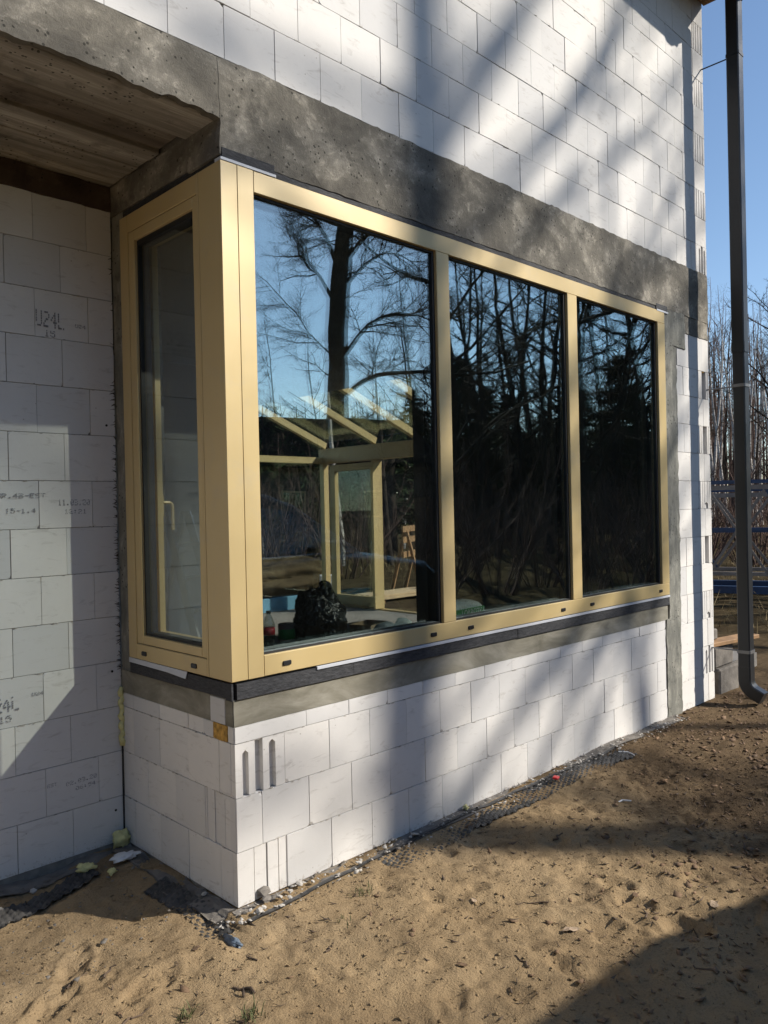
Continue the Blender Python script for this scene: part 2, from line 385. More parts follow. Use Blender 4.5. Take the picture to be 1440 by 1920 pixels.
# ------------------------------------------------------------------ ground
def graded(lo, f0, f1, hi, step):
    fine = list(np.arange(f0, f1 + 1e-6, step)); out = []
    s = step; x = f0
    while x > lo: s *= 1.12; x -= s; out.append(x)
    left = out[::-1]; out = []; s = step; x = fine[-1]
    while x < hi: s *= 1.12; x += s; out.append(x)
    return np.array(left + fine + out)
gx = graded(-400, -1.3, 3.1, 400, 0.0115); gy = graded(-400, -1.85, 1.0, 400, 0.0115)
PRINTS = []   # footprints: x, y, heading, depth
def ground_height(X, Y):
    h = 0.030 * fbm(X * 0.9, Y * 0.9, 3, 3) + 0.024 * fbm(X * 3.1, Y * 3.1, 11, 4) + 0.017 * fbm(X * 9.5, Y * 9.5, 21, 4) - 0.012 * np.maximum(0, fbm(X * 7, Y * 7, 25, 3) - 0.28) * 3
    near = np.exp(-np.maximum(0, np.hypot(X - 1, Y + 0.5) - 4) / 3)
    h = h + 0.006 * near * fbm(X * 30, Y * 30, 31, 2)
    if X.size < 2000000:
        nz_ = 0.7 + 1.1 * fbm(X * 20, Y * 20, 77, 2); dn = 1 + 0.25 * fbm(X * 16, Y * 16, 78, 2); hn = 1 + 0.5 * fbm(X * 11, Y * 11, 79, 3); hr = 0.6 + 1.2 * fbm(X * 15, Y * 15, 80, 2)
    for (px, py, a, dp) in PRINTS:
        u = (X - px) * math.cos(a) + (Y - py) * math.sin(a); v = -(X - px) * math.sin(a) + (Y - py) * math.cos(a)
        wv = 0.048 + 0.008 * np.sin(u * 22)
        d = np.sqrt((u / 0.14) ** 2 + (v / wv) ** 2)
        d = d * dn
        h = h - dp * np.clip((1.12 - d) * 2.4, 0, 1) + 0.38 * dp * np.exp(-((d - 1.28) / 0.2) ** 2) * nz_
        tread = ((np.abs(((u + np.abs(v) * 0.9) * 62) % 1.0 - 0.5) < 0.27).astype(float)) * np.clip((1.0 - d) * 6, 0, 1)
        h = h + dp * 0.45 * tread
    for (px, py, r, dp) in HOLES:
        d = np.hypot(X - px, (Y - py) * 0.8) / r * hn
        h = h - dp * np.clip((1.1 - d) * 2.2, 0, 1) + 0.4 * dp * np.exp(-((d - 1.4) / 0.3) ** 2) * hr
    wallb = np.clip(1 - np.abs(Y - 0.0) / 0.25, 0, 1) * (X > -0.05) * (X < 4.7)
    h = h * (1 - 0.75 * wallb) + 0.004 * wallb
    rec = np.clip((Y + 0.05) / 0.4, 0, 1) * np.clip((-0.07 - X) / 0.25, 0, 1)
    h = h - 0.035 * rec * (Y < 1.2)
    far = np.clip((np.hypot(X - 1, Y) - 12) / 30, 0, 1)
    h = h + far * 0.5 * fbm(X * 0.05, Y * 0.05, 41, 2) * np.clip(far * 2, 0, 1)
    return h - 0.004
PRINTS += [(-0.50, -0.20, 0.35, 0.020), (-0.66, -0.04, 0.15, 0.015), (-0.62, 0.14, 0.9, 0.022), (-0.78, -0.06, 0.7, 0.020), (-0.20, -0.66, 1.9, 0.008),
           (0.92, -0.92, -0.5, 0.012), (1.55, -0.75, 0.6, 0.010), (1.9, -0.55, 2.5, 0.010), (2.3, -0.9, 0.4, 0.010), (0.25, -0.80, 2.2, 0.008),
           (0.55, -0.62, 0.1, 0.008), (1.15, -0.45, 1.2, 0.008), (2.6, -0.55, 1.0, 0.010), (0.1, -1.05, 0.7, 0.010), (0.55, -1.25, 1.4, 0.012), (1.35, -1.5, 0.2, 0.012)]
HOLES = [(1.21, -1.02, 0.055, 0.022), (1.13, -1.15, 0.065, 0.024), (0.86, -1.19, 0.085, 0.022), (1.07, -1.37, 0.075, 0.026), (0.98, -1.30, 0.05, 0.016),
         (0.62, -1.30, 0.05, 0.018), (0.80, -0.60, 0.04, 0.012), (0.30, -1.15, 0.05, 0.012), (-0.05, -0.62, 0.045, 0.012), (1.75, -1.05, 0.06, 0.014),
         (0.98, -0.28, 0.035, 0.012), (0.62, -0.52, 0.04, 0.010), (2.1, -0.95, 0.05, 0.014), (1.5, -1.25, 0.07, 0.016)]
GX, GY = np.meshgrid(gx, gy, indexing='ij')
GZ = ground_height(GX, GY)
def gz(x, y):
    i = int(np.clip(np.searchsorted(gx, x) - 1, 0, len(gx) - 2)); j = int(np.clip(np.searchsorted(gy, y) - 1, 0, len(gy) - 2))
    u = (x - gx[i]) / (gx[i + 1] - gx[i]); v = (y - gy[j]) / (gy[j + 1] - gy[j])
    return float((GZ[i, j] * (1 - u) + GZ[i + 1, j] * u) * (1 - v) + (GZ[i, j + 1] * (1 - u) + GZ[i + 1, j + 1] * u) * v)
nx, ny = GX.shape
idx = np.arange(nx * ny).reshape(nx, ny)
F = np.stack([idx[:-1, :-1], idx[1:, :-1], idx[1:, 1:], idx[:-1, 1:]], -1).reshape(-1, 4)
me = fast_mesh('ground', np.stack([GX, GY, GZ], -1).reshape(-1, 3), F)
ground = mesh_obj('ground', me, 'ground_sand', smooth=True)
tag(ground, 'trodden sandy building-site ground with footprints and dark humus patches', 'ground', kind='structure')

# ------------------------------------------------------------------ the house
house = empty('house', (0, 0, 0))
tag(house, 'unfinished white block house with concrete lintel and beige corner window', 'house')
CH = 0.222; D = 0.986

BLK = {}
def block_mesh(wd, h, dep=0.10, var=0):
    key = (round(wd, 3), round(h, 3), var)
    if key in BLK: return BLK[key]
    r = random.Random(hash(key) & 0xffff)
    wx, hz = wd - 0.0018, h - 0.0024; x0, z0 = 0.0009, 0.0012
    e = min(0.018, wx * 0.25); x1, z1 = x0 + wx, z0 + hz
    ring = [(x0, z0), (x0 + e, z0), (x1 - e, z0), (x1, z0), (x1, z0 + e), (x1, z1 - e), (x1, z1), (x1 - e, z1), (x0 + e, z1), (x0, z1), (x0, z1 - e), (x0, z0 + e)]
    n = len(ring); chip = r.choice((0, 3, 6, 9)) if var % 3 == 1 else -1
    front, mid = [], []
    for i, (x, z) in enumerate(ring):
        c = 0.0004 + r.random() * 0.0010; cc = (0.006 + r.random() * 0.008) if i == chip else c
        xx = x + (cc if x < x0 + 1e-6 else -cc if x > x1 - 1e-6 else 0); zz = z + (cc if z < z0 + 1e-6 else -cc if z > z1 - 1e-6 else 0)
        front.append((xx, 0.0, zz)); mid.append((x, 0.0014 + (0.007 if i == chip else 0), z))
    back = [(x, dep, z) for (x, z) in ring]
    fs = [tuple(range(n))]
    for a, b in ((0, n), (n, 2 * n)):
        fs += [(a + i, b + i, b + (i + 1) % n, a + (i + 1) % n) for i in range(n)]
    me = bpy.data.meshes.new('block'); me.from_pydata(front + mid + back, [], fs)
    me.materials.append(M['block']); me.update(); BLK[key] = me; return me
def put_block(parent, x, z, wd, h, facing='y', var=None, y=0.0, me=None):
    """facing 'y': front looks to -y at plane y; facing 'x': front looks to -x at plane x=y, running from x downwards"""
    if me is None: me = block_mesh(wd, h, var=random.randrange(5) if var is None else var)
    o = bpy.data.objects.new('block', me)
    jit = random.uniform(-0.0018, 0.0018)
    if facing == 'y': o.location = (x, y + jit, z)
    else: o.location = (y + jit, x, z); o.rotation_euler = (0, 0, -math.pi / 2)
    return link(o, parent)
def bake_blocks(name, parent, lst):
    """blocks out of the picture joined into one part"""
    V, Fc = [], []; b = 0
    for (me, loc, rz) in lst:
        c, s = math.cos(rz), math.sin(rz)
        for v in me.vertices:
            V.append((v.co.x * c - v.co.y * s + loc[0], v.co.x * s + v.co.y * c + loc[1], v.co.z + loc[2]))
        for p in me.polygons: Fc.append(tuple(b + i for i in p.vertices))
        b = len(V)
    me = bpy.data.meshes.new(name); me.from_pydata(V, [], Fc); me.update()
    o = mesh_obj(name, me, 'block', parent); tag(o, kind='stuff'); return o
def grooved_block(wd, h, grooves, dep=0.12):
    """end of a block with vertical tongue-and-groove slots: (x0, x1, depth, z_bottom, z_top)"""
    m = MB(); e = 0.0015; xs = e
    for (a, b, dp, zb, zt) in grooves:
        if a > xs: m.box(xs, a, 0, dep, 0.0017, h - 0.0017)
        m.box(a, b, dp, dep, 0.0017, h - 0.0017)
        if zt < h - 0.01:
            m.prism([(a, zt), ((a + b) / 2, min(zt + 0.014, h - .004)), (b, zt), (b, h - 0.0017), (a, h - 0.0017)], 'y', 0.0, dp)
        if zb > 0.01: m.box(a, b, 0.0, dp, 0.0017, zb)
        xs = b
    if xs < wd - e: m.box(xs, wd - e, 0, dep, 0.0017, h - 0.0017)
    me = m.mesh('grooved_block'); me.materials.append(M['block']); return me

# --- bay wall under the window (long face, y = 0)
bay = empty('bay_wall', parent=house)
tag(bay, 'low white block wall under the window with tree shadows')
XC = 3.80
rows = [(0.254, 0), (0.130, 1), (0.252, 2), (0.374, 3)]
for (j0, k) in rows:
    z = k * CH; h = CH if k < 3 else 0.735 - 3 * CH
    x = j0; xs = [j0]
    while x + 0.2525 < XC - 0.04: x += 0.2515; xs.append(x)
    xs.append(XC - (0.012 if k % 2 else 0.0))
    if k == 0:
        g = grooved_block(xs[0], h, [(0.082, 0.088, 0.012, 0, 9), (0.088, 0.146, 0.004, 0, 9), (0.146, 0.152, 0.014, 0, 9), (0.205, 0.212, 0.014, 0, 9), (0.212, 0.252, 0.003, 0, 9)])
        put_block(bay, 0, z, 0, 0, me=g)
    elif k == 2:
        g = grooved_block(xs[0], h, [(0.036, 0.066, 0.022, 0, 0.176), (0.098, 0.138, 0.026, 0, 9), (0.170, 0.203, 0.022, 0, 0.192)])
        put_block(bay, 0, z, 0, 0, me=g)
    else:
        put_block(bay, 0.002, z, xs[0] - 0.002, h)
    for a, b in zip(xs[:-1], xs[1:]): put_block(bay, a, z, b - a, h)
boxo('mortar_joint', 'joint', bay, 0.262, XC, 0.0045, 0.20, -0.25, 0.733)
boxo('mortar_joint', 'joint', bay, 0.03, 0.2615, 0.040, 0.20, -0.25, 0.733)
# --- short return of the bay (x = 0)
ret = empty('return_wall', parent=house)
tag(ret, 'short shaded white block return wall beside the recess')
for k, js in enumerate([(0.866, 0.619, 0.373, 0.118), (0.734, 0.478, 0.232), (0.866, 0.615, 0.362, 0.114), (0.860, 0.609, 0.358, 0.231, 0.045)]):
    z = k * CH; h = CH if k < 3 else 0.735 - 3 * CH
    ys = [D - 0.004] + list(js) + [0.004 if k % 2 else 0.0285]
    for a, b in zip(ys[:-1], ys[1:]):
        if k == 1 and b < 0.01:
            g = grooved_block(a - b, h, [(0.012, 0.05, 0.003, 0, 9), (0.072, 0.118, 0.0045, 0.0, 9), (0.150, 0.190, 0.003, 0, 0.20)])
            put_block(ret, a, z, 0, 0, 'x', me=g, y=0.0)
        elif k == 3 and abs(a - 0.231) < 1e-6:
            put_block(ret, a, z, 0.078, h, 'x'); put_block(ret, 0.046, z, 0.042, h, 'x')
        elif k == 3 and abs(a - 0.045) < 1e-6: pass
        else: put_block(ret, a, z, a - b, h, 'x')
boxo('mortar_joint', 'joint', ret, 0.0045, 0.20, 0.245, D, -0.25, 0.733)
boxo('mortar_joint', 'joint', ret, 0.030, 0.20, 0.0401, 0.2445, -0.25, 0.733)
# a crumbling square of old foam in the top course
m = MB()
ang = [(0.046, 0.668), (0.10, 0.664), (0.153, 0.668), (0.151, 0.70), (0.153, 0.7335), (0.10, 0.7345), (0.047, 0.733), (0.05, 0.70)]
m.prism([(a, b) for a, b in ang], 'x', -0.003, 0.03)
m.obj('foam_square', 'old_foam', ret, bevel=0.002)

# --- mortar band, concrete jambs, tapes
def rough_slab(name, mat, parent, plane, u0, u1, z0, z1, depth, amp=0.004, edge=0.004, step=0.03, seed=1, off=0.0, edge_bot=None):
    """slab whose front is an uneven grid; plane 'y' looks to -y, 'x' looks to -x; edges wander"""
    nu = max(2, int((u1 - u0) / step)); nz = max(2, int((z1 - z0) / step))
    U, Z = np.meshgrid(np.linspace(0, 1, nu + 1), np.linspace(0, 1, nz + 1), indexing='ij')
    uu = u0 + (u1 - u0) * U; zz = z0 + (z1 - z0) * Z
    du = edge * fbm(zz * 18, uu * 0 + seed, seed, 3); dz = edge * fbm(uu * 18, zz * 0 + seed * 3.1, seed + 5, 3)
    uu = uu + du * ((U < 0.001) | (U > 0.999)); zz = zz + dz * (Z > 0.999) + (dz * (Z < 0.001) if edge_bot is None else edge_bot * dz / max(edge, 1e-6) * (Z < 0.001))
    d = off - amp * (fbm(uu * 6, zz * 6, seed + 9, 4) + 0.4)
    f = d.ravel(); n = (nu + 1) * (nz + 1)
    if plane == 'y':
        V1 = np.stack([uu.ravel(), f, zz.ravel()], -1); V2 = np.stack([uu.ravel(), np.full(n, depth), zz.ravel()], -1)
    else:
        V1 = np.stack([f, uu.ravel(), zz.ravel()], -1); V2 = np.stack([np.full(n, depth), uu.ravel(), zz.ravel()], -1)
    idx = np.arange(n).reshape(nu + 1, nz + 1)
    Fq = np.stack([idx[:-1, :-1], idx[1:, :-1], idx[1:, 1:], idx[:-1, 1:]], -1).reshape(-1, 4)
    b = list(idx[:, 0]) + list(idx[-1, 1:]) + list(idx[-2::-1, -1]) + list(idx[0, -2:0:-1])
    S = [(b[i], b[(i + 1) % len(b)], b[(i + 1) % len(b)] + n, b[i] + n) for i in range(len(b))]
    Fb = (Fq + n)[:, ::-1]
    me = fast_mesh(name, np.vstack([V1, V2]), np.vstack([Fq, Fb, np.array(S)]))
    bm = bmesh.new(); bm.from_mesh(me); bmesh.ops.recalc_face_normals(bm, faces=bm.faces); bm.to_mesh(me); bm.free()
    me.set_sharp_from_angle(angle=math.radians(35))
    return mesh_obj(name, me, mat, parent)
rough_slab('mortar_band', 'mortar_band', house, 'y', 0.001, 3.83, 0.7355, 0.846, 0.2, 0.002, 0.002, 0.03, 3, -0.001)
rough_slab('mortar_band', 'mortar_band', house, 'x', 0.003, D - 0.003, 0.7355, 0.846, 0.2, 0.002, 0.002, 0.03, 5, -0.001)
pt = boxo('mortar_patch', 'block_grey', house, -0.0045, 0.02, 0.058, 0.168, 0.737, 0.843, 0.002)
rough_slab('window_jamb', 'column_concrete', house, 'x', 0.868, D - 0.002, 0.846, 3.075, 0.2, 0.003, 0.004, 0.03, 8, 0.004)
rough_slab('sill_core', 'mortar_band', house, 'y', 0.02, 3.83, 0.846, 0.925, 0.22, 0.001, 0.001, 0.05, 6, 0.012)
# concrete column right of the window
rough_slab('concrete_column', 'column_concrete', house, 'y', 3.80, 4.035, -0.25, 0.742, 0.22, 0.005, 0.014, 0.022, 12, -0.004)
rough_slab('concrete_column', 'column_concrete', house, 'y', 3.852, 4.045, 0.742, 2.80, 0.22, 0.005, 0.016, 0.022, 13, -0.004)
rough_slab('concrete_column', 'column_concrete', house, 'y', 3.852, 4.20, 2.80, 3.07, 0.22, 0.005, 0.020, 0.022, 14, -0.005)
rough_slab('ring_beam', 'beam_concrete', house, 'y', 4.19, 4.628, 2.925, 3.075, 0.22, 0.005, 0.014, 0.022, 15, -0.003)
# tapes below and above the frame
tp = MB()
for i in range(6):
    x0 = 0.012 + i * 0.64; x1 = min(x0 + 0.64, 3.845)
    tp.box(x0, x1 - 0.0006, -0.010 - random.random() * 0.003, 0.05, 0.848 + random.uniform(-.002, .002), 0.912)
tp.obj('foam_tape', 'foam_tape', house)
tp = MB()
for i in range(2):
    y0 = 0.012 + i * 0.43; y1 = min(y0 + 0.43, 0.868)
    tp.box(-0.010 - random.random() * 0.003, 0.05, y0, y1 - 0.0006, 0.850 + random.uniform(-.002, .002), 0.914)
tp.box(-0.016, -0.008, -0.0135, 0.03, 0.846, 0.916)
tp.obj('foam_tape', 'foam_tape', house)
boxo('white_tape', 'white_tape', house, 0.43, 3.845, -0.0165, 0.02, 0.905, 0.919, 0.001)
m = MB(); m.add([(-0.016, 0.866, 0.922), (-0.016, 0.33, 0.922), (-0.019, 0.34, 0.890), (-0.018, 0.5, 0.898), (-0.016, 0.866, 0.900),
                 (-0.013, 0.866, 0.922), (-0.013, 0.33, 0.922), (-0.015, 0.34, 0.890), (-0.014, 0.5, 0.898), (-0.013, 0.866, 0.900)],
                [(0, 1, 2, 3, 4), (9, 8, 7, 6, 5), (0, 5, 6, 1), (1, 6, 7, 2), (2, 7, 8, 3), (3, 8, 9, 4), (4, 9, 5, 0)])
m.obj('white_tape', 'white_tape', house)
boxo('foam_tape', 'foam_tape', house, 0.25, 3.83, -0.006, 0.05, 3.034, 3.064, 0.002)
m = MB(); m.box(-0.004, 0.26, -0.0115, 0.05, 3.047, 3.088); m.obj('foam_tape', 'foam_tape', house, 0.002)
m = MB(); m.box(3.72, 3.90, -0.0125, 0.02, 3.040, 3.082); m.obj('foam_tape', 'foam_tape', house, 0.002)
boxo('white_tape', 'white_tape', house, -0.012, 0.265, -0.0150, 0.03, 3.0345, 3.047, 0.001)
boxo('white_tape', 'white_tape', house, 3.725, 3.905, -0.0150, 0.0, 3.026, 3.040, 0.001)
boxo('foam_tape', 'foam_tape', house, 0.004, 0.06, 0.05, 0.868, 3.036, 3.075, 0.002)

# --- beam, soffit, upper wall
rough_slab('ring_beam', 'beam_concrete', house, 'y', -0.012, 4.625, 3.062, 3.452, 0.24, 0.006, 0.012, 0.028, 20, -0.006, 0.006)
rough_slab('ring_beam', 'beam_concrete', house, 'y', -4.5, -0.010, 3.212, 3.450, 0.03, 0.006, 0.006, 0.028, 20, -0.0045, 0.016)
rough_slab('return_beam', 'beam_concrete', house, 'x', 0.004, D + 0.02, 3.078, 3.222, 0.22, 0.003, 0.004, 0.03, 24, 0.001)
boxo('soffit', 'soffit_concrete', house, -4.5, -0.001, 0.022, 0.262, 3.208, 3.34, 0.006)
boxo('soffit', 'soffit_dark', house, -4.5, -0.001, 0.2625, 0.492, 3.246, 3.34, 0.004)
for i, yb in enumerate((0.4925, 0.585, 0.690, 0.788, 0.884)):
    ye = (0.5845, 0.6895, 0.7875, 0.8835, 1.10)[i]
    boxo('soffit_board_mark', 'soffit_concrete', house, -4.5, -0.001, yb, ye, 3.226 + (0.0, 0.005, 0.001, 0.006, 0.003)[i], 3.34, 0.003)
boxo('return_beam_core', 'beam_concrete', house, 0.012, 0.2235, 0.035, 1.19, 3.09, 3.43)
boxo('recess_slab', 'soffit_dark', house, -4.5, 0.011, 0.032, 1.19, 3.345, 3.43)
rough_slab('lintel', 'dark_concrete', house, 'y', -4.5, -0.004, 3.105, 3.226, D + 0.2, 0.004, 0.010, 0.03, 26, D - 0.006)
up = empty('upper_wall', parent=house)
tag(up, 'tall white block upper storey wall dappled by branch shadows')
out = []
Z0 = 3.4555; XR = 4.64
for k in range(13):
    z = Z0 + k * 0.2235; s = 0.028 if k % 2 == 0 else 0.159
    x = s - 0.2545 * 20
    while x < XR - 0.02:
        x1 = min(x + 0.2545, 4.445 if x < 4.40 else XR)
        zt = 3.44 + (x1 + 0.55) * 0.438
        if XR - x1 < 0.06: x1 = XR
        me = None
        if x1 >= XR - 0.001 and k % 2 == 0:
            gs = [(0.02, 0.032, .02, 0, 9), (0.06, 0.072, .02, 0, 9), (0.105, 0.117, .02, 0, 9), (0.150, 0.162, .02, 0, 9)] if k else [(0.05, 0.075, .02, 0, .19), (0.09, 0.125, .024, 0, 9), (0.14, 0.165, .02, 0, .19)]
            gs = [g for g in gs if g[1] < x1 - x]
            me = grooved_block(x1 - x, 0.2235, gs)
        elif x1 >= XR - 0.001 and XR - x > 0.12:
            pass
        if z < zt + 0.05 and x1 > -1.2: put_block(up, x, z, x1 - x, 0.2235, me=me)
        else:
            out.append((me or block_mesh(x1 - x, 0.2235, var=random.randrange(5)), (x, 0, z), 0))
        x = x1
bake_blocks('far_blocks', up, out)
boxo('mortar_joint', 'joint', up, -4.9, 4.395, 0.0045, 0.22, 3.44, 6.36)
boxo('mortar_joint', 'joint', up, 4.3955, XR - 0.006, 0.034, 0.22, 3.44, 6.36)
# --- wall pier right of the window
pier = empty('corner_pier', parent=house)
tag(pier, 'white block corner pier with toothed grooves beside the downspout')
for k in range(14):
    z = k * CH; h = CH
    if z > 2.9: break
    zt = min(z + h, 2.95); x0 = 4.012 if k < 12 else 4.07
    if k == 12: h = 2.93 - z
    if k >= 13: continue
    if k % 2 == 0:
        js = [x0, 4.275, 4.525, XR] if k != 4 else [x0, 4.16, 4.41, XR]
        for a, b in zip(js[:-1], js[1:]): put_block(pier, a, z, b - a, h)
    else:
        put_block(pier, x0, z, 4.165 - x0, h); put_block(pier, 4.165, z, 4.405 - 4.165, h)
        wd = XR - 4.405
        if k == 1: gs = [(0.075, 0.105, .022, 0, .18), (0.13, 0.165, .024, 0, 9), (0.185, 0.21, .022, 0, .19)]
        elif k in (5, 9): gs = [(0.03, 0.037, .015, 0, 9), (0.062, 0.069, .015, 0, 9), (0.10, 0.175, .03, 0, 9), (0.205, 0.212, .015, 0, 9)]
        elif k == 11: gs = [(0.03, 0.037, .015, 0, 9), (0.10, 0.175, .03, 0, 9), (0.205, 0.212, .015, 0, 9)]
        else: gs = [(0.03, 0.037, .015, 0, 9), (0.068, 0.075, .015, 0, 9), (0.105, 0.112, .015, 0, 9), (0.112, 0.168, .012, 0, .04), (0.168, 0.175, .015, 0, 9), (0.205, 0.212, .015, 0, 9)]
        put_block(pier, 4.405, z, 0, 0, me=grooved_block(wd, h, gs))
boxo('mortar_joint', 'joint', pier, 4.04, XR - 0.006, 0.032, 0.22, -0.25, 2.95)
m = MB(); m.prism([(4.505, 2.66), (4.56, 2.655), (4.58, 2.67), (4.575, 2.74), (4.56, 2.78), (4.54, 2.79), (4.52, 2.75), (4.508, 2.70)], 'y', 0.006, 0.03)
m.obj('foam_plug', 'old_foam', pier, 0.003)
# east wall outer skin blocks joined (not seen from the front)
m = MB(); m.box(4.40, XR - 0.001, 0.225, 3.10, -0.25, 6.36); m.obj('east_wall', 'block', house)

# --- recessed wall on the left (y = D)
rec = empty('recessed_wall', parent=house)
tag(rec, 'shaded white block wall in the recess with printed stamps')
out = []
for k in range(14):
    z = k * CH; s = -0.257 if k % 2 == 0 else -0.127
    xs = [-0.001, s]; x = s
    while x > -4.4: x -= 0.2525; xs.append(x)
    for b, a in zip(xs[:-1], xs[1:]):
        if a > -1.0: put_block(rec, a, z, b - a, CH, y=D)
        else: out.append((block_mesh(b - a, CH, var=random.randrange(5)), (a, D, z), 0))
bake_blocks('far_blocks', rec, out)
boxo('mortar_joint', 'joint', rec, -4.6, -0.004, D + 0.0045, D + 0.22, -0.3, 3.106)
# drilled holes
for (x, z) in ((-0.047, 0.842), (-0.045, 0.158), (-0.047, 2.05)):
    m = MB(); m.tube([(x, D - 0.0022, z), (x, D + 0.02, z)], 0.006, 10); m.obj('drill_hole', 'gasket', rec)
# smeared mortar along the inner corner
sm = MB()
r = random.Random(5)
for i in range(150):
    z = 0.85 + r.random() ** 1.2 * 1.4 if i < 100 else 0.85 + r.random() * 2.2
    L = 0.004 + r.random() * 0.022; t = 0.001 + r.random() * 0.0022; dz = r.uniform(-.012, .012)
    x1 = -0.002; y = D - 0.0018
    sm.add([(x1, y, z - t), (x1, y, z + t), (x1 - L, y, z + dz + t * .3), (x1 - L, y, z + dz - t * .3),
            (x1, y + .002, z - t), (x1, y + .002, z + t), (x1 - L, y + .002, z + dz + t * .3), (x1 - L, y + .002, z + dz - t * .3)],
           [(0, 1, 2, 3), (7, 6, 5, 4), (0, 4, 5, 1), (1, 5, 6, 2), (2, 6, 7, 3), (3, 7, 4, 0)])
o = sm.obj('mortar_smear', 'dark_concrete', rec); tag(o, kind='stuff')

# squeezed-out adhesive along the joints
r = random.Random(33)
def joint_crumbs(parent, n, u0, u1, zs, plane, w0):
    m = MB()
    for i in range(n):
        z = r.choice(zs) + r.uniform(-.003, .003); u = r.uniform(u0, u1); L = r.uniform(.002, .012) * (2.2 if r.random() < .15 else 1); h_ = r.uniform(.0012, .0035); d_ = r.uniform(.0012, .0035)
        pts = [(u - L, z), (u - L * .4, z + h_ * r.uniform(.4, 1)), (u + L * .5, z + h_ * r.uniform(.3, .9)), (u + L, z), (u + L * .3, z - h_ * r.uniform(.5, 1)), (u - L * .5, z - h_ * r.uniform(.3, .9))]
        m.prism(pts, plane, w0 - d_, w0 + .004)
    o = m.obj('joint_crumbs', 'joint_crumb', parent); tag(o, kind='stuff')
plain('joint_crumb', (0.40, 0.375, 0.34), 0.95, var=0.45, scale=40)
joint_crumbs(bay, 170, 0.05, 3.75, [0.222, 0.444, 0.666], 'y', 0.0)
joint_crumbs(up, 150, -0.9, 4.4, [3.4555 + .2235 * k for k in range(1, 8)], 'y', 0.0)
joint_crumbs(rec, 120, -0.8, -0.02, [0.222 * k for k in range(1, 14)], 'y', D)
joint_crumbs(ret, 60, 0.04, 0.95, [0.222, 0.444, 0.666], 'x', 0.0)
# printed stamps on the blocks (dot-matrix)
FONT = {'U': '10001 10001 10001 10001 10001 10001 01110', '2': '01110 10001 00001 00110 01000 10000 11111', '4': '00010 00110 01010 10010 11111 00010 00010',
        'L': '10000 10000 10000 10000 10000 10000 11111', '1': '00100 01100 00100 00100 00100 00100 01110', '5': '11111 10000 11110 00001 00001 10001 01110',
        'N': '10001 11001 10101 10011 10001 10001 10001', 'R': '11110 10001 10001 11110 10100 10010 10001', '.': '00000 00000 00000 00000 00000 01100 01100',
        'B': '11110 10001 10001 11110 10001 10001 11110', '-': '00000 00000 00000 11111 00000 00000 00000', 'E': '11111 10000 10000 11110 10000 10000 11111',
        'S': '01111 10000 10000 01110 00001 00001 11110', 'T': '11111 00100 00100 00100 00100 00100 00100', ':': '00000 01100 01100 00000 01100 01100 00000',
        '0': '01110 10001 10011 10101 11001 10001 01110', '3': '11110 00001 00001 01110 00001 00001 11110', '6': '00110 01000 10000 11110 10001 10001 01110', ' ': '00000 ' * 7,
        '9': '01110 10001 10001 01111 00001 00010 01100'}
def stamp(text, x, z, hgt, wid, slant=0.0, drop=0.10, seed=0):
    r = random.Random(seed); m = MB(); px = wid / 6.0; pz = hgt / 7.0
    for i, ch in enumerate(text):
        rows_ = FONT[ch].split()
        for ri, row in enumerate(rows_):
            for ci, b in enumerate(row):
                if b == '1' and r.random() > drop:
                    cx = x + i * wid + ci * px; cz = z + hgt - (ri + 0.5) * pz + slant * (cx - x)
                    a = px * 0.42; b2 = pz * r.uniform(0.30, 0.48); y = D - 0.0028
                    m.box(cx - a, cx + a, y, y + 0.0012, cz - b2, cz + b2)
    o = m.obj('stamp_print', 'print_grey', rec); return o
stamp('U24L', -0.372, 2.492, 0.076, 0.034, -0.04, 0.06, 1); stamp('15', -0.335, 2.448, 0.030, 0.027, -0.04, 0.1, 2); stamp('U24', -0.190, 2.508, 0.017, 0.018, -0.03, 0.2, 3)
stamp('NR.4B-EST', -0.565, 1.696, 0.022, 0.0245, 0.0, 0.15, 4); stamp('15-1.4', -0.527, 1.628, 0.022, 0.023, 0.0, 0.15, 5)
stamp('11.03.20', -0.291, 1.660, 0.028, 0.0195, 0.0, 0.15, 6); stamp('12:21', -0.262, 1.620, 0.022, 0.022, 0.0, 0.15, 7)
stamp('U24L', -0.625, 0.736, 0.066, 0.036, 0.03, 0.2, 8); stamp('15', -0.575, 0.692, 0.030, 0.030, 0.03, 0.15, 9); stamp('U24', -0.43, 0.79, 0.016, 0.018, 0.0, 0.15, 10)
stamp('EST', -0.372, 0.352, 0.016, 0.016, 0.05, 0.15, 11); stamp('02.03.20', -0.285, 0.338, 0.020, 0.0190, 0.05, 0.15, 12); stamp('06:54', -0.240, 0.308, 0.018, 0.020, 0.05, 0.15, 13)
# foam bead in the inner corner
pts = []; rr = []
for i in range(26):
    z = 0.47 + i * 0.0115; pts.append((-0.008 + 0.006 * math.sin(i * 1.3), D - 0.012 + 0.004 * math.sin(i * 2.1), z)); rr.append(0.010 + 0.005 * abs(math.sin(i * 0.9)) + 0.003 * (i < 3))
m = MB(); m.tube(pts, rr, 8); m.obj('foam_bead', 'expanding_foam', house, smooth=True)
m = MB(); m.tube([(-0.004, D - 0.004, -0.02), (-0.004, D - 0.004, 0.47)], 0.005, 6); m.obj('corner_gap', 'gasket', house)

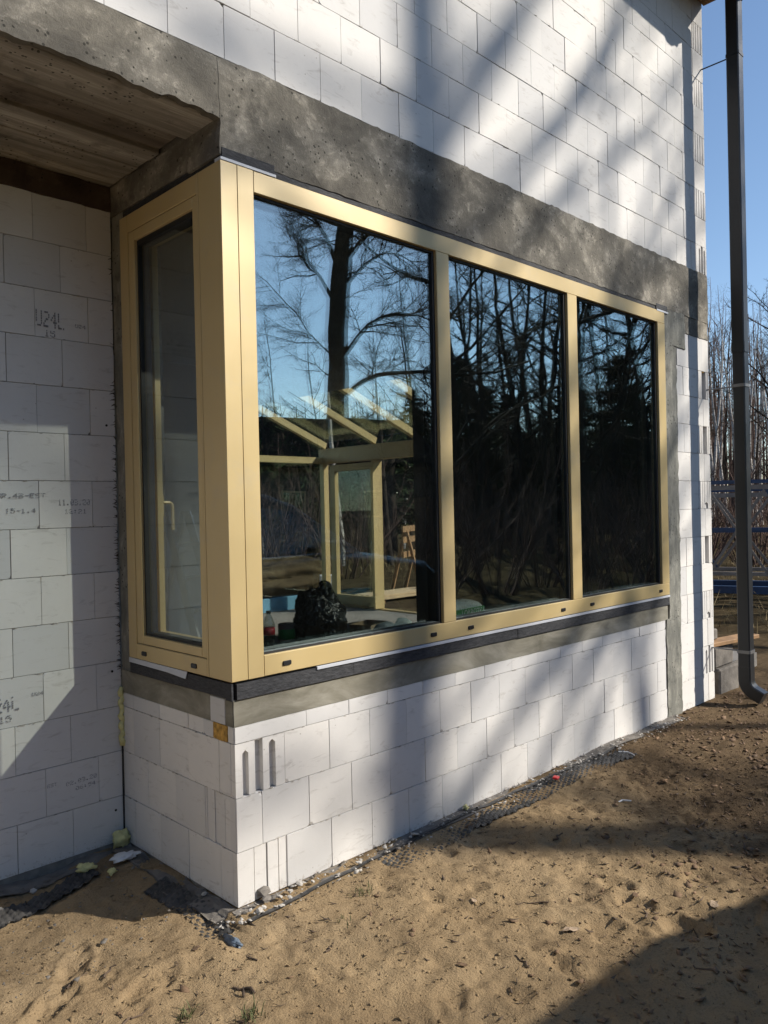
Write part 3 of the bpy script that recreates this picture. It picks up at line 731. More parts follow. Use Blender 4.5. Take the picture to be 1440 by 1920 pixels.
# --- the corner window
win = empty('corner_window', parent=house)
tag(win, 'beige aluminium corner window with three tall panes and narrow side sash')
FY = -0.014; FD = 0.085      # frame front plane / inner plane
ZB, ZT = 0.9225, 3.033; GB, GT = 1.010, 2.943
def fr(name, x0, x1, y0, y1, z0, z1, bev=0.0025): return boxo(name, 'frame', win, x0, x1, y0, y1, z0, z1, bev)
XW = 3.845
fr('corner_post', 0.067, 0.1465, FY, FD, ZB, ZT, 0.0015)            # long-face leaf of the corner post
m = MB(); m.prism([(FY, FY), (0.0655, FY), (0.0655, 0.08), (0.08, 0.155), (FY, 0.155)], 'z', ZB, ZT); m.obj('corner_post', 'frame', win, 0.002)
fr('bottom_rail', 0.148, XW, FY + 0.001, FD, ZB, GB)
fr('top_rail', 0.148, XW, FY + 0.001, FD, GT, ZT)
for (a, b) in ((1.287, 1.386), (2.523, 2.632), (3.732, XW)):
    fr('mullion' if b < XW else 'jamb', a, b, FY, FD, GB + 0.0005, GT - 0.0005)
panes = ((0.1465, 1.287), (1.386, 2.523), (2.632, 3.732))
for i, (a, b) in enumerate(panes):
    gk = MB(); g = 0.010
    gk.box(a, a + g, 0.004, FD - 0.004, GB, GT); gk.box(b - g * 1.7, b, 0.004, FD - 0.004, GB, GT)
    gk.box(a + g, b - g * 1.7, 0.004, FD - 0.004, GB, GB + g); gk.box(a + g, b - g * 1.7, 0.004, FD - 0.004, GT - g, GT)
    gk.obj('gasket', 'gasket', win)
    tilt = (0.0012, -0.0009, 0.0015)[i]
    for (yo, tl) in ((0.016, 0.0), (0.052, tilt)):
        m = MB(); x0, x1 = a + 0.002, b - 0.002; z0, z1 = GB + 0.002, GT - 0.002
        def yy(x): return yo + tl * (x - x0)
        m.add([(x0, yy(x0), z0), (x1, yy(x1), z0), (x1, yy(x1) + .005, z0), (x0, yy(x0) + .005, z0),
               (x0, yy(x0), z1), (x1, yy(x1), z1), (x1, yy(x1) + .005, z1), (x0, yy(x0) + .005, z1)],
              [(0, 3, 2, 1), (4, 5, 6, 7), (0, 1, 5, 4), (1, 2, 6, 5), (2, 3, 7, 6), (3, 0, 4, 7)])
        m.obj('glass_pane', 'glass', win)
# short side: outer frame, sash, glass
SY0, SY1 = 0.157, 0.868
fr('side_frame', FY, FD, SY0, 0.170, ZB, ZT, 0.001)
fr('side_frame', FY, FD, 0.7905, SY1, ZB, ZT)
fr('side_frame', FY, FD, 0.1705, 0.790, ZB, 0.996)
fr('side_frame', FY, FD, 0.1705, 0.790, 2.950, ZT)
s0, s1, t0, t1 = 0.173, 0.787, 0.999, 2.947
gy0, gy1, gz0, gz1 = 0.211, 0.730, 1.040, 2.900
for (n_, y0, y1, z0, z1) in (('sash_stile', s0, gy0, t0, t1), ('sash_stile', gy1, s1, t0, t1), ('sash_rail', gy0 + .0003, gy1 - .0003, t0, gz0), ('sash_rail', gy0 + .0003, gy1 - .0003, gz1, t1)):
    fr(n_, FY + 0.003, FD - 0.02, y0, y1, z0, z1)
gk = MB(); gk.box(-0.006, FD - .03, 0.1702, 0.1728, 1.0, 2.945); gk.box(-0.006, FD - .03, 0.7872, 0.7903, 1.0, 2.945)
gk.box(-0.006, FD - .03, 0.174, 0.786, 0.9962, 0.9988); gk.box(-0.006, FD - .03, 0.174, 0.786, 2.9472, 2.9498)
gk.obj('gasket', 'gasket', win)
gk = MB(); g = 0.012
gk.box(0.004, FD - .024, gy0, gy0 + g * .6, gz0, gz1); gk.box(0.004, FD - .024, gy1 - g, gy1, gz0, gz1)
gk.box(0.004, FD - .024, gy0 + g * .6, gy1 - g, gz0, gz0 + g); gk.box(0.004, FD - .024, gy0 + g * .6, gy1 - g, gz1 - g * 2, gz1)
gk.obj('gasket', 'gasket', win)
for xo in (0.014, 0.046):
    boxo('glass_pane', 'side_glass', win, xo, xo + 0.005, gy0 + .002, gy1 - .002, gz0 + .002, gz1 - .002)
# inner side of the sash with handle
for (y0, y1, z0, z1) in ((0.745, 0.80, 0.99, 2.96), (0.16, 0.205, 0.99, 2.96), (0.2055, 0.7445, 0.99, 1.045), (0.2055, 0.7445, 2.90, 2.96)):
    fr('inner_sash', FD + 0.0005 if False else 0.0862, 0.118, y0, y1, z0, z1)
m = MB(); m.box(0.118, 0.126, 0.755, 0.785, 1.60, 1.70); m.tube([(0.12, 0.77, 1.665), (0.165, 0.77, 1.665), (0.178, 0.77, 1.655), (0.180, 0.77, 1.64), (0.180, 0.77, 1.53)], 0.0085, 8)
m.obj('window_handle', 'frame', win, 0)
# weep-hole caps
for (x, z) in ((0.265, 0.962), (1.205, 0.962), (1.505, 0.962), (2.405, 0.962), (2.745, 0.962), (3.70, 0.962)):
    m = MB(); m.prism([(x - .019, z - .010), (x + .019, z - .010), (x + .022, z - .006), (x + .022, z + .006), (x + .019, z + .010), (x - .019, z + .010), (x - .022, z + .006), (x - .022, z - .006)], 'y', FY - 0.005, FY + .004)
    m.obj('weep_cap', 'black_plastic', win, 0.0015)
for (y, z) in ((0.715, 0.955), (0.272, 0.955)):
    m = MB(); m.prism([(y - .019, z - .010), (y + .019, z - .010), (y + .022, z - .006), (y + .022, z + .006), (y + .019, z + .010), (y - .019, z + .010), (y - .022, z + .006), (y - .022, z - .006)], 'x', FY - 0.005, FY + .004)
    m.obj('weep_cap', 'black_plastic', win, 0.0015)

# --- eaves
boxo('eaves_soffit', 'timber', house, -5.2, 4.665, -0.52, -0.006, 5.665, 5.69, 0.003)
boxo('eaves_fascia', 'roof_dark', house, -5.2, 4.665, -0.555, -0.522, 5.64, 5.90, 0.004)
m = MB(); m.prism([(-0.62, 5.86), (4.6, 8.4), (4.6, 8.52), (-0.62, 5.98)], 'x', -5.3, 4.68); m.obj('roof', 'roof_dark', house)
# gutter
m = MB()
prof = [(-0.56 - 0.075 + 0.075 * math.cos(a), 5.83 + 0.075 * math.sin(a)) for a in [math.pi + math.pi * i / 10 for i in range(11)]]
prof2 = [(p[0] * 1.0 + (0.004 if p[0] > -.735 else -0.004) * 0 , p[1] + 0.004) for p in prof[::-1]]
m.prism(prof + prof2, 'x', -5.25, 4.67); m.obj('gutter', 'downspout_metal', house)

# --- downspout
ds = empty('downspout', parent=house)
tag(ds, 'dark square metal downspout standing off the corner pier')
dx, dy, hw = 4.595, -0.272, 0.049
m = MB()
path = [(dx, dy, 5.75), (dx, dy, 0.22)]
def sq_tube(m, pts, hx, hy):
    rings = []; k = len(pts)
    for i, p in enumerate(pts):
        p = Vector(p); d = (Vector(pts[min(i + 1, k - 1)]) - Vector(pts[max(i - 1, 0)])).normalized()
        u = Vector((1, 0, 0)); v = d.cross(u).normalized(); c = 0.008
        rings.append([p + u * a + v * b for (a, b) in ((-hx + c, -hy), (hx - c, -hy), (hx, -hy + c), (hx, hy - c), (hx - c, hy), (-hx + c, hy), (-hx, hy - c), (-hx, -hy + c))])
    vs = [q for r_ in rings for q in r_]; fs = []
    for i in range(k - 1):
        for j in range(8): a, b = i * 8 + j, i * 8 + (j + 1) % 8; fs.append((a, b, b + 8, a + 8))
    m.add(vs, fs + [tuple(range(8)), tuple(range((k - 1) * 8, k * 8))])
sq_tube(m, [(dx, dy, 5.57), (dx, dy, 2.80)], hw, hw); m.obj('upper_pipe', 'downspout_metal', ds)
m = MB(); sq_tube(m, [(dx, dy, 2.80), (dx, dy, 0.30)], hw - 0.002, hw - 0.002); m.obj('lower_pipe', 'downspout_metal', ds)
m = MB(); arc = [(dx, dy, 0.30)] + [(dx, dy - 0.11 + 0.11 * math.cos(a), 0.20 - 0.11 * math.sin(a)) for a in [i * math.radians(62) / 7 for i in range(8)]]
arc.append((dx, arc[-1][1] - 0.07, arc[-1][2] - 0.035))
sq_tube(m, arc, hw - 0.0005, hw - 0.0005); m.obj('shoe', 'downspout_metal', ds)
m = MB(); sq_tube(m, [(dx, dy, 2.86), (dx, dy, 2.78)], hw + 0.003, hw + 0.003); m.obj('collar', 'downspout_metal', ds)
for z in (5.12, 2.52, 0.42):
    m = MB(); m.tube([(dx, 0.02, z), (dx, -0.05, z), (dx, dy + hw, z)], 0.006, 6)
    sq_tube(m, [(dx, dy, z + 0.012), (dx, dy, z - 0.012)], hw + 0.0035, hw + 0.0035)
    m.obj('bracket', 'downspout_metal' if z > 3 else 'bracket_metal', ds)
m = MB(); sq_tube(m, [(dx, dy, 5.56), (dx, dy - .04, 5.60), (dx, -0.60, 5.72), (dx, -0.635, 5.78)], hw - .001, hw - .001); m.obj('elbow', 'downspout_metal', ds)

# --- inside of the house
boxo('floor_slab', 'floor_screed', house, 0.205, 6.2, 0.24, 1.21, -0.20, 0.12)
boxo('floor_slab', 'floor_screed', house, -4.4, 6.2, 1.2105, 6.80, -0.20, 0.12)
boxo('ceiling_slab', 'interior_plaster', house, 0.225, 4.64, 0.245, 7.0, 3.085, 3.43)
boxo('ceiling_slab', 'interior_plaster', house, -4.5, 0.2245, 1.20, 7.0, 3.085, 3.43)
boxo('inner_partition', 'block_grey', house, -0.5, 3.02, 4.2, 4.35, 0.12, 3.085)
boxo('inner_wall', 'interior_plaster', house, -4.5, 4.64, 6.95, 7.15, -0.2, 3.085)
boxo('inner_wall', 'interior_plaster', house, -4.7, -4.5, 1.2, 7.0, -0.2, 3.4)
boxo('inner_lining', 'interior_plaster', house, 4.385, 4.398, 0.23, 3.10, 0.12, 3.085)
boxo('knee_lining', 'interior_plaster', house, 0.20, 4.38, 0.205, 0.235, 0.12, 0.90)
boxo('inner_sill', 'floor_screed', house, 0.15, 4.0, 0.0865, 0.28, 0.905, 0.93)

# --- glazed conservatory at the far side of the room
con = empty('conservatory', parent=house)
tag(con, 'sunlit beige glazed lean-to with rafters seen through the left pane')
def cf(name, *a): return boxo(name, 'frame', con, *a, 0.004)
cf('eave_beam', 6.19, 6.31, 3.1, 6.86, 2.33, 2.56)
cf('gable_bar', 4.66, 6.19, 6.76, 6.85, 2.33, 2.43)
cf('corner_post', 6.20, 6.30, 6.75, 6.85, 0.12, 2.33)
cf('base_rail', 6.20, 6.30, 3.1, 6.75, 0.0, 0.14)
cf('base_rail', 4.66, 6.20, 6.76, 6.85, 0.0, 0.14)
for y in (6.80, 5.66, 4.80, 3.94, 3.16):
    m = MB(); m.beam((6.28, y, 2.61), (4.66, y, 3.26), 0.075, 0.10); m.obj('rafter', 'frame', con, 0.004)
m = MB(); m.beam((6.33, 4.9, 2.685), (4.66, 4.9, 3.355), 3.9, 0.012); m.obj('roof_glass', 'clear_glass', con)
# door leaf
dr = 5.58
for (y0, y1, z0, z1, n_) in ((5.58, 5.70, 0.15, 2.30, 'door_stile'), (6.50, 6.62, 0.15, 2.30, 'door_stile'), (5.70, 6.50, 2.20, 2.30, 'door_rail'), (5.70, 6.50, 0.15, 0.30, 'door_rail')):
    cf(n_, 6.205, 6.285, y0, y1, z0, z1)
cf('door_edge', 6.10, 6.29, 5.535, 5.575, 0.145, 2.325)
boxo('door_glass', 'clear_glass', con, 6.24, 6.25, 5.70, 6.50, 0.30, 2.20)
boxo('gable_glass', 'clear_glass', con, 4.70, 6.20, 6.80, 6.81, 0.14, 2.33)
m = MB(); m.tube([(6.205, 5.64, 1.12), (6.16, 5.64, 1.12), (6.155, 5.64, 1.10), (6.155, 5.64, 0.92)], 0.011, 8); m.obj('door_handle', 'aluminium', con)
boxo('threshold_board', 'insulation_blue', con, 4.7, 6.19, 6.70, 6.755, 0.12, 0.32, 0.004)

# ------------------------------------------------------------------ trees
def segs_mesh(name, segs, n):
    S = np.array(segs, np.float64)
    P, Q, R0, R1 = S[:, 0:3], S[:, 3:6], S[:, 6], S[:, 7]
    d = Q - P; d /= np.maximum(np.linalg.norm(d, axis=1, keepdims=True), 1e-9)
    up = np.where(np.abs(d[:, 2:3]) < 0.9, np.array([[0, 0, 1.0]]), np.array([[1.0, 0, 0]]))
    u = np.cross(up, d); u /= np.linalg.norm(u, axis=1, keepdims=True); v = np.cross(d, u)
    a = 2 * np.pi * np.arange(n) / n
    off = u[:, None, :] * np.cos(a)[None, :, None] + v[:, None, :] * np.sin(a)[None, :, None]
    A = P[:, None, :] + off * R0[:, None, None]; B = Q[:, None, :] + off * R1[:, None, None]
    V = np.concatenate([A, B], 1).reshape(-1, 3)
    base = (np.arange(len(S)) * 2 * n)[:, None]
    j = np.arange(n)[None, :]; j2 = (np.arange(n) + 1) % n
    F = np.stack([base + j, base + j2[None, :], base + n + j2[None, :], base + n + j], -1).reshape(-1, 4)
    return fast_mesh(name, V, F)
def rand_perp(d, r):
    while True:
        v = Vector((r.gauss(0, 1), r.gauss(0, 1), r.gauss(0, 1))); v = v - d * v.dot(d)
        if v.length > 0.1: return v.normalized()
def grow(out, p, d, L, r0, lvl, P, r):
    """recursive branch; P: per-level dict"""
    q = P[lvl]; n = q['n']; st = L / n; p = Vector(p); d = Vector(d).normalized(); tp = q.get('tip', 0.25)
    for i in range(n):
        d = (d + rand_perp(d, r) * q['wob'] * r.random() + Vector((0, 0, q['trop']))).normalized()
        e = p + d * st; a = r0 * (1 - (1 - tp) * i / n); b = r0 * (1 - (1 - tp) * (i + 1) / n)
        out.append((*p, *e, a, b)); p = e
        if lvl + 1 in P and (i + 1) / n >= q['start']:
            k = q['kids'] / n; k = int(k) + (r.random() < k - int(k))
            for _ in range(k):
                c = P[lvl + 1]; f = r.random()
                pp = p - d * st * f; cd = (d * math.cos(c['ang']) + rand_perp(d, r) * math.sin(c['ang'])).normalized()
                rem = 1 - 0.55 * (i + 1) / n
                grow(out, pp, cd, c['len'] * rem * r.uniform(0.6, 1.15) * (L / q['len'] if lvl else 1.0), min(b * 0.7, c['rad'] * r.uniform(0.7, 1.2)), lvl + 1, P, r)
TWIGS = {3: dict(n=4, wob=0.45, trop=0.03, start=0.15, kids=8, ang=0.8, len=1.0, rad=0.009, tip=0.4),
         4: dict(n=3, wob=0.5, trop=0.02, start=0.3, kids=0, ang=0.75, len=0.6, rad=0.0055, tip=0.5)}
def split_segs(segs, thr=0.028):
    return [s for s in segs if s[6] >= thr], [s for s in segs if s[6] < thr]
def tree_meshes(name, segs, thr=0.028, n=8):
    a, b = split_segs(segs, thr)
    return segs_mesh(name + '_trunk', a, n), segs_mesh(name + '_crown', b, 3)
def make_tree(name, meshes, loc, rz, scale, label, group, mats):
    t = empty(name, loc, rz); t.scale = (scale,) * 3
    tag(t, label, 'tree', group)
    for nm, me, mt in (('trunk', meshes[0], mats[0]), ('crown', meshes[1], mats[1])):
        if not me.materials: me.materials.append(M[mt])
        o = bpy.data.objects.new(nm, me); link(o, t)
    return t

# the big tree whose image stands in the left pane; limbs given as points in the place
r = random.Random(11); S = []
T0 = Vector((10.08, -10.83, 0))
trunk = [(10.08, -10.83, -0.1, .30), (10.09, -10.82, 1.2, .245), (10.10, -10.81, 4.2, .222), (10.12, -10.79, 5.0, .215), (10.15, -10.77, 5.75, .208), (10.20, -10.72, 6.9, .20),
         (10.29, -10.64, 8.06, .19), (10.36, -10.60, 9.2, .18), (10.38, -10.56, 10.4, .165), (10.42, -10.50, 11.6, .15), (10.46, -10.44, 12.8, .135), (10.44, -10.40, 14.0, .115), (10.5, -10.34, 15.4, .09), (10.55, -10.3, 17.2, .055), (10.6, -10.3, 19.0, .02)]
for a, b in zip(trunk[:-1], trunk[1:]): S.append((*a[:3], *b[:3], a[3] * 1.1, b[3] * 1.1))
LIMBS = [([(10.26,-10.67,4.26), (10.57,-10.39,4.52), (10.85,-10.14,4.66), (11.13,-9.89,4.73), (11.46,-9.59,4.74), (11.77,-9.31,4.72), (12.19,-8.94,4.64), (12.9,-8.4,4.7), (13.6,-7.9,5.0)], .066, .02),
 ([(10.27,-10.65,5.19), (10.47,-10.48,5.56), (10.67,-10.30,5.82), (10.92,-10.07,6.00), (11.20,-9.82,6.09), (11.48,-9.57,6.03), (11.73,-9.35,5.92), (12.2,-9.0,6.0), (12.7,-8.6,6.3)], .055, .012),
 ([(10.30,-10.63,6.76), (10.50,-10.45,7.07), (10.69,-10.28,7.26), (10.98,-10.02,7.46), (11.23,-9.80,7.46), (11.42,-9.63,7.27), (11.58,-9.48,7.00)], .045, .012),
 ([(10.31,-10.62,7.35), (10.53,-10.42,7.69), (10.70,-10.27,7.91), (10.85,-10.14,8.17), (11.08,-9.93,8.54), (11.5,-9.6,9.2)], .062, .02),
 ([(10.07,-10.84,6.43), (9.88,-11.00,6.84), (9.75,-11.12,7.10), (9.67,-11.19,7.28), (9.51,-11.34,7.43), (9.48,-11.36,7.62), (9.60,-11.26,7.92)], .05, .014),
 ([(10.11,-10.80,7.32), (9.95,-10.94,7.80), (9.79,-11.08,8.21), (9.66,-11.20,8.62), (9.4,-11.4,9.3)], .055, .016),
 ([(10.02,-10.88,5.12), (9.80,-11.07,5.39), (9.61,-11.24,5.65), (9.43,-11.41,6.14), (9.24,-11.58,6.44), (8.95,-11.84,6.85), (8.73,-12.04,7.03)], .026, .008),
 ([(9.80,-11.07,5.39), (9.47,-11.37,5.43), (9.20,-11.61,5.55), (8.79,-11.98,5.66)], .016, .006)]
# limbs above the window's image: these throw the slanting bands on the wall
def up_limb(h, out_, dz, rad, side=1, bend=0.0):
    b = None
    for a, c in zip(trunk[:-1], trunk[1:]):
        if a[2] <= h <= c[2]:
            f = (h - a[2]) / (c[2] - a[2]); b = Vector(a[:3]).lerp(Vector(c[:3]), f)
    pts = []
    for i in range(9):
        t = out_ * i / 8
        pts.append((b.x + side * 0.745 * t + 0.12 * math.sin(i * 1.3 + h * 5), b.y + side * 0.667 * t + 0.10 * math.sin(i * 1.1 + h * 3), b.z + dz * t * (1 - 0.03 * i) + 0.12 * math.sin(i * 0.9 + h * 7)))
    return (pts, rad, 0.018)
LIMBS += [up_limb(8.75, 3.0, 0.46, .060), up_limb(9.15, 3.2, 0.62, .035), up_limb(9.45, 3.6, 0.42, .072), up_limb(9.9, 3.0, 0.35, .035), up_limb(10.35, 3.6, 0.50, .066), up_limb(10.8, 2.6, 0.75, .04),
          up_limb(11.0, 3.0, 0.40, .045), up_limb(12.2, 3.4, 0.95, .075), up_limb(12.9, 3.6, 1.15, .075), up_limb(13.5, 2.8, 1.5, .055), up_limb(11.6, 2.8, 0.8, .055), up_limb(12.6, 3.2, 0.35, .04), up_limb(13.2, 3.4, 0.7, .045),
          up_limb(9.9, 2.6, 0.7, .04, -1), up_limb(13.1, 3.0, 0.8, .065, -1), up_limb(12.2, 2.6, 0.9, .06, -1), up_limb(14.1, 2.6, 1.2, .05, -1), up_limb(14.4, 2.8, 1.0, .05, 1), up_limb(12.7, 3.0, 0.5, .05, -1)]
BR1 = {2: dict(n=5, wob=0.40, trop=0.05, start=0.3, kids=2.2, ang=0.8, len=2.0, rad=0.030, tip=0.3), 3: dict(n=4, wob=0.45, trop=0.03, start=0.3, kids=2, ang=0.8, len=0.9, rad=0.012, tip=0.4), 4: TWIGS[4]}
BR = {2: dict(n=5, wob=0.42, trop=0.02, start=0.15, kids=9, ang=0.9, len=1.5, rad=0.022, tip=0.3), **TWIGS}
for (pts, r0, r1) in LIMBS:
    k = len(pts) - 1
    for i in range(k):
        a, b = Vector(pts[i]), Vector(pts[i + 1]); ra = r0 + (r1 - r0) * i / k; rb = r0 + (r1 - r0) * (i + 1) / k
        S.append((*a, *b, ra, rb))
        if i >= 1:
            d = (b - a).normalized(); high = a.z > 8.3
            if high and r.random() < 0.75:
                cd = (d * 0.75 + rand_perp(d, r) * 0.6).normalized(); grow(S, b, cd, r.uniform(1.2, 2.4), min(rb * 0.7, 0.034), 2, BR1, r)
            for _ in range((0 if high else 3) if i < k - 1 else (2 if high else 4)):
                cd = (d * 0.6 + rand_perp(d, r) * 0.8).normalized()
                grow(S, a.lerp(b, r.random()), cd, r.uniform(0.8, 1.7), min(rb * 0.6, 0.022), 2, BR, r)
for i in range(26):   # small shoots straight from the stem
    h = r.uniform(4.5, 15); c = None
    for a, b in zip(trunk[:-1], trunk[1:]):
        if a[2] <= h <= b[2]: c = Vector(a[:3]).lerp(Vector(b[:3]), (h - a[2]) / (b[2] - a[2]))
    an = r.uniform(0, 6.28); grow(S, c, (math.cos(an), math.sin(an), r.uniform(-.1, .7)), r.uniform(0.8, 1.8), 0.018, 2, BR, r)
ms = tree_meshes('oak', S, 0.03, 10)
make_tree('oak_tree', ms, (0, 0, 0), 0, 1.0, 'thick dark bare tree trunk mirrored in the left pane', None, ('bark_oak', 'twig'))


def bare_tree(seed, H, r0, spread=1.0, lean=0.0, kids=15, lk=8, trop=0.05, start=0.25):
    r = random.Random(seed); S = []
    P = {0: dict(n=12, wob=0.13, trop=0.10, start=start, kids=kids, ang=0.9, len=H, rad=r0, tip=0.08),
         1: dict(n=6, wob=0.38, trop=trop, start=0.2, kids=lk, ang=0.95, len=H * 0.31 * spread, rad=r0 * 0.25, tip=0.2),
         2: dict(n=4, wob=0.45, trop=0.03, start=0.15, kids=8, ang=0.9, len=H * 0.125, rad=0.022, tip=0.3),
         3: dict(n=3, wob=0.5, trop=0.0, start=0.15, kids=7, ang=0.85, len=H * 0.07, rad=0.011, tip=0.4),
         4: dict(n=2, wob=0.5, trop=0.0, start=0.3, kids=0, ang=0.8, len=H * 0.042, rad=0.007, tip=0.5)}
    grow(S, (0, 0, -0.2), (lean, 0, 1), H, r0, 0, P, r); return S
V1 = tree_meshes('bare_a', bare_tree(21, 15, 0.19, 1.2, 0.05, 19, 10, 0.03, 0.15), 0.03)
V2 = tree_meshes('bare_b', bare_tree(22, 13, 0.15, 1.4, -0.10, 18, 10, 0.01, 0.12), 0.026)
V3 = tree_meshes('bare_c', bare_tree(23, 14, 0.11, 0.9, 0.08, 16, 8, 0.05, 0.2), 0.0235)
VB = tree_meshes('birch', bare_tree(24, 14, 0.105, 0.75, 0.02, 15, 6, 0.05, 0.35), 0.030)
def pine_meshes(seed):
    r = random.Random(seed); S = []
    H = 9.0; S.append((0, 0, -0.2, 0, 0, H, 0.16, 0.03))
    Vv, Ff = [], []
    for i in range(62):
        z = 1.2 + (H - 1.3) * (i / 62) ** 0.9; L = (1 - (z / H) ** 1.4) * 2.2 * r.uniform(0.55, 1.15) + 0.3; a = r.uniform(0, 6.28)
        e = (L * math.cos(a), L * math.sin(a), z + r.uniform(-0.35, 0.25) * L); S.append((0, 0, z, *e, 0.03, 0.008))
        for k in range(46):
            f = r.uniform(0.15, 1.05); c = [f * e[0] + r.gauss(0, .16), f * e[1] + r.gauss(0, .16), z + f * (e[2] - z) + r.gauss(0, .12)]
            s = r.uniform(0.07, 0.16); b = len(Vv)
            for _ in range(3): Vv.append((c[0] + r.gauss(0, s), c[1] + r.gauss(0, s), c[2] + r.gauss(0, s * .8)))
            Ff.append((b, b + 1, b + 2))
    return segs_mesh('pine_trunk', S, 6), fast_mesh('pine_crown', np.array(Vv), np.array(Ff))
PN = pine_meshes(31)
def shrub_mesh(seed):
    r = random.Random(seed); S = []
    P = {1: dict(n=6, wob=0.25, trop=0.05, start=0.3, kids=7, ang=0.6, len=2.6, rad=0.022, tip=0.25),
         2: dict(n=4, wob=0.35, trop=0.03, start=0.2, kids=5, ang=0.6, len=0.9, rad=0.008, tip=0.4),
         3: dict(n=3, wob=0.4, trop=0.0, start=0.2, kids=0, ang=0.7, len=0.4, rad=0.004, tip=0.5)}
    for i in range(16):
        a = r.uniform(0, 6.28); grow(S, (0.25 * math.cos(a), 0.25 * math.sin(a), -0.1), (0.45 * math.cos(a), 0.45 * math.sin(a), 1), r.uniform(1.6, 3.2), 0.02, 1, P, r)
    return segs_mesh('shrub', S, 3)
SH = shrub_mesh(41); SH.materials.append(M['twig_red'])
def polar(az, rr, mir=False):
    a = math.radians(az)
    x, y = (-1.783 + rr * math.cos(a), (2.713 if mir else -2.713) + rr * math.sin(a))
    return (x, y, gz(x, y))
r = random.Random(3)
# single trees that can be told apart in the panes
make_tree('bare_tree', V1, polar(-40.9, 20, True), 0.6, 1.0, 'bare tree mirrored at the mullion between left and middle pane', None, ('bark_oak', 'twig'))
make_tree('bare_tree', V2, polar(-30.8, 18, True), 2.2, 1.05, 'dark bare trunk mirrored at left edge of the right pane', None, ('bark_oak', 'twig'))
make_tree('bare_tree', V3, polar(-37.2, 26, True), 4.0, 0.9, 'slender bare tree mirrored in the centre of the middle pane', None, ('bark_oak', 'twig'))
LB1, GR1 = 'bare woodland tree mirrored in the dark panes', 'bare trees mirrored in the window'
for (az, rr, v, s) in ((-27, 24, V1, .9), (-33.5, 27, V2, 1.0), (-35.6, 33, V1, .95), (-24, 20, V3, .9), (-44, 34, V3, 1.0), (-55.5, 38, V2, .8), (-29, 32, V1, 1.0), (-39, 38, V2, 1.1),
                      (-22, 30, V2, 1.0), (-52.5, 42, V3, .9), (-58, 36, V1, .8), (-32, 40, V3, 1.1), (-42.5, 46, V1, .95), (-26, 40, V3, 1.0), (-36.5, 36, V2, 1.0), (-28.5, 36, V1, 1.0), (-34.5, 40, V1, 1.1), (-30, 28, V3, .9), (-32.5, 34, V2, 1.1), (-38.5, 31, V1, .9), (-23.5, 36, V1, 1.0), (-39.8, 34, V1, 1.0), (-37.8, 42, V2, 1.2), (-35.2, 28, V1, .8), (-33, 45, V1, 1.2), (-31.6, 31, V1, .95), (-29.4, 44, V2, 1.2), (-27.6, 33, V2, 1.0), (-25.6, 34, V1, 1.0), (-36.2, 46, V1, 1.25), (-45.5, 28, V2, .7), (-25, 28, V1, .8), (-50.5, 30, V3, .7)):
    make_tree('bare_tree', v, polar(az, rr, True), r.uniform(0, 6), s * r.uniform(.92, 1.08), LB1, GR1, ('bark_oak', 'twig'))
for i in range(30):
    az = -20 - 40 * (i + r.random() * 0.8) / 30; rr = r.uniform(44, 58)
    make_tree('pine_tree', PN, polar(az, rr, True), r.uniform(0, 6), r.uniform(0.75, 1.15) * (0.85 if az < -45 else 1.0), 'dark evergreen mirrored low in the panes', 'evergreens mirrored in the window', ('bark_oak', 'needles'))
# wood behind the house, right of the downspout and through the conservatory
LB2, GR2 = 'slim bare tree in the wood beyond the downspout', 'bare trees in the wood behind'
LB3, GR3 = 'white-barked birch in the wood beyond the downspout', 'birches in the wood behind'
for i in range(60):
    az = 15.5 + 10.5 * r.random(); rr = r.uniform(30, 62)
    v, lb, gp, mt = ((VB, LB3, GR3, ('bark_birch', 'twig_red')) if i % 3 else (V3, LB2, GR2, ('bark_grey', 'twig_red')))
    make_tree('birch_tree' if i % 3 else 'bare_tree', v, polar(az, rr), r.uniform(0, 6), rr / 46 * r.uniform(.72, 1.0), lb, gp, mt)
make_tree('bare_tree', V2, polar(18.6, 26), 1.0, 0.72, 'spreading bare tree at the right edge of the picture', None, ('bark_grey', 'twig_red'))
for i in range(20):
    az = 44 + 14 * (i + r.random()) / 20; rr = r.uniform(20, 40)
    make_tree('bare_tree', V3 if i % 2 else VB, polar(az, rr), r.uniform(0, 6), r.uniform(0.7, 1.0), 'bare tree seen through the conservatory glass', 'bare trees behind the conservatory', ('bark_grey', 'twig_red') if i % 2 else ('bark_birch', 'twig_red'))
for i in range(16):
    az = 42 + 17 * (i + r.random()) / 16; rr = r.uniform(27, 38)
    make_tree('pine_tree', PN, polar(az, rr), r.uniform(0, 6), r.uniform(0.8, 1.25), 'dark evergreen seen through the conservatory', 'evergreens behind the conservatory', ('bark_oak', 'needles'))
for i in range(26):
    o = bpy.data.objects.new('shrub', SH); link(o); o.location = polar(r.uniform(-46, -21), r.uniform(13, 30), True); o.rotation_euler = (0, 0, r.uniform(0, 6)); s = r.uniform(0.7, 1.2); o.scale = (s, s, s)
    tag(o, 'leafless undergrowth shrub mirrored low in the dark panes', 'shrub', 'undergrowth mirrored in the window')
for i in range(26):
    if i < 18: az = 15 + 11 * r.random(); rr = r.uniform(19, 34)
    else: az = 46 + 12 * r.random(); rr = r.uniform(17, 26)
    o = bpy.data.objects.new('shrub', SH); link(o); o.location = polar(az, rr); o.rotation_euler = (0, 0, r.uniform(0, 6)); s = r.uniform(0.8, 1.35); o.scale = (s, s, s)
    tag(o, 'leafless reddish shrub at the edge of the wood' if i < 18 else 'leafless shrub seen through the conservatory', 'shrub', 'leafless shrubs by the wood' if i < 18 else 'shrubs behind the conservatory')
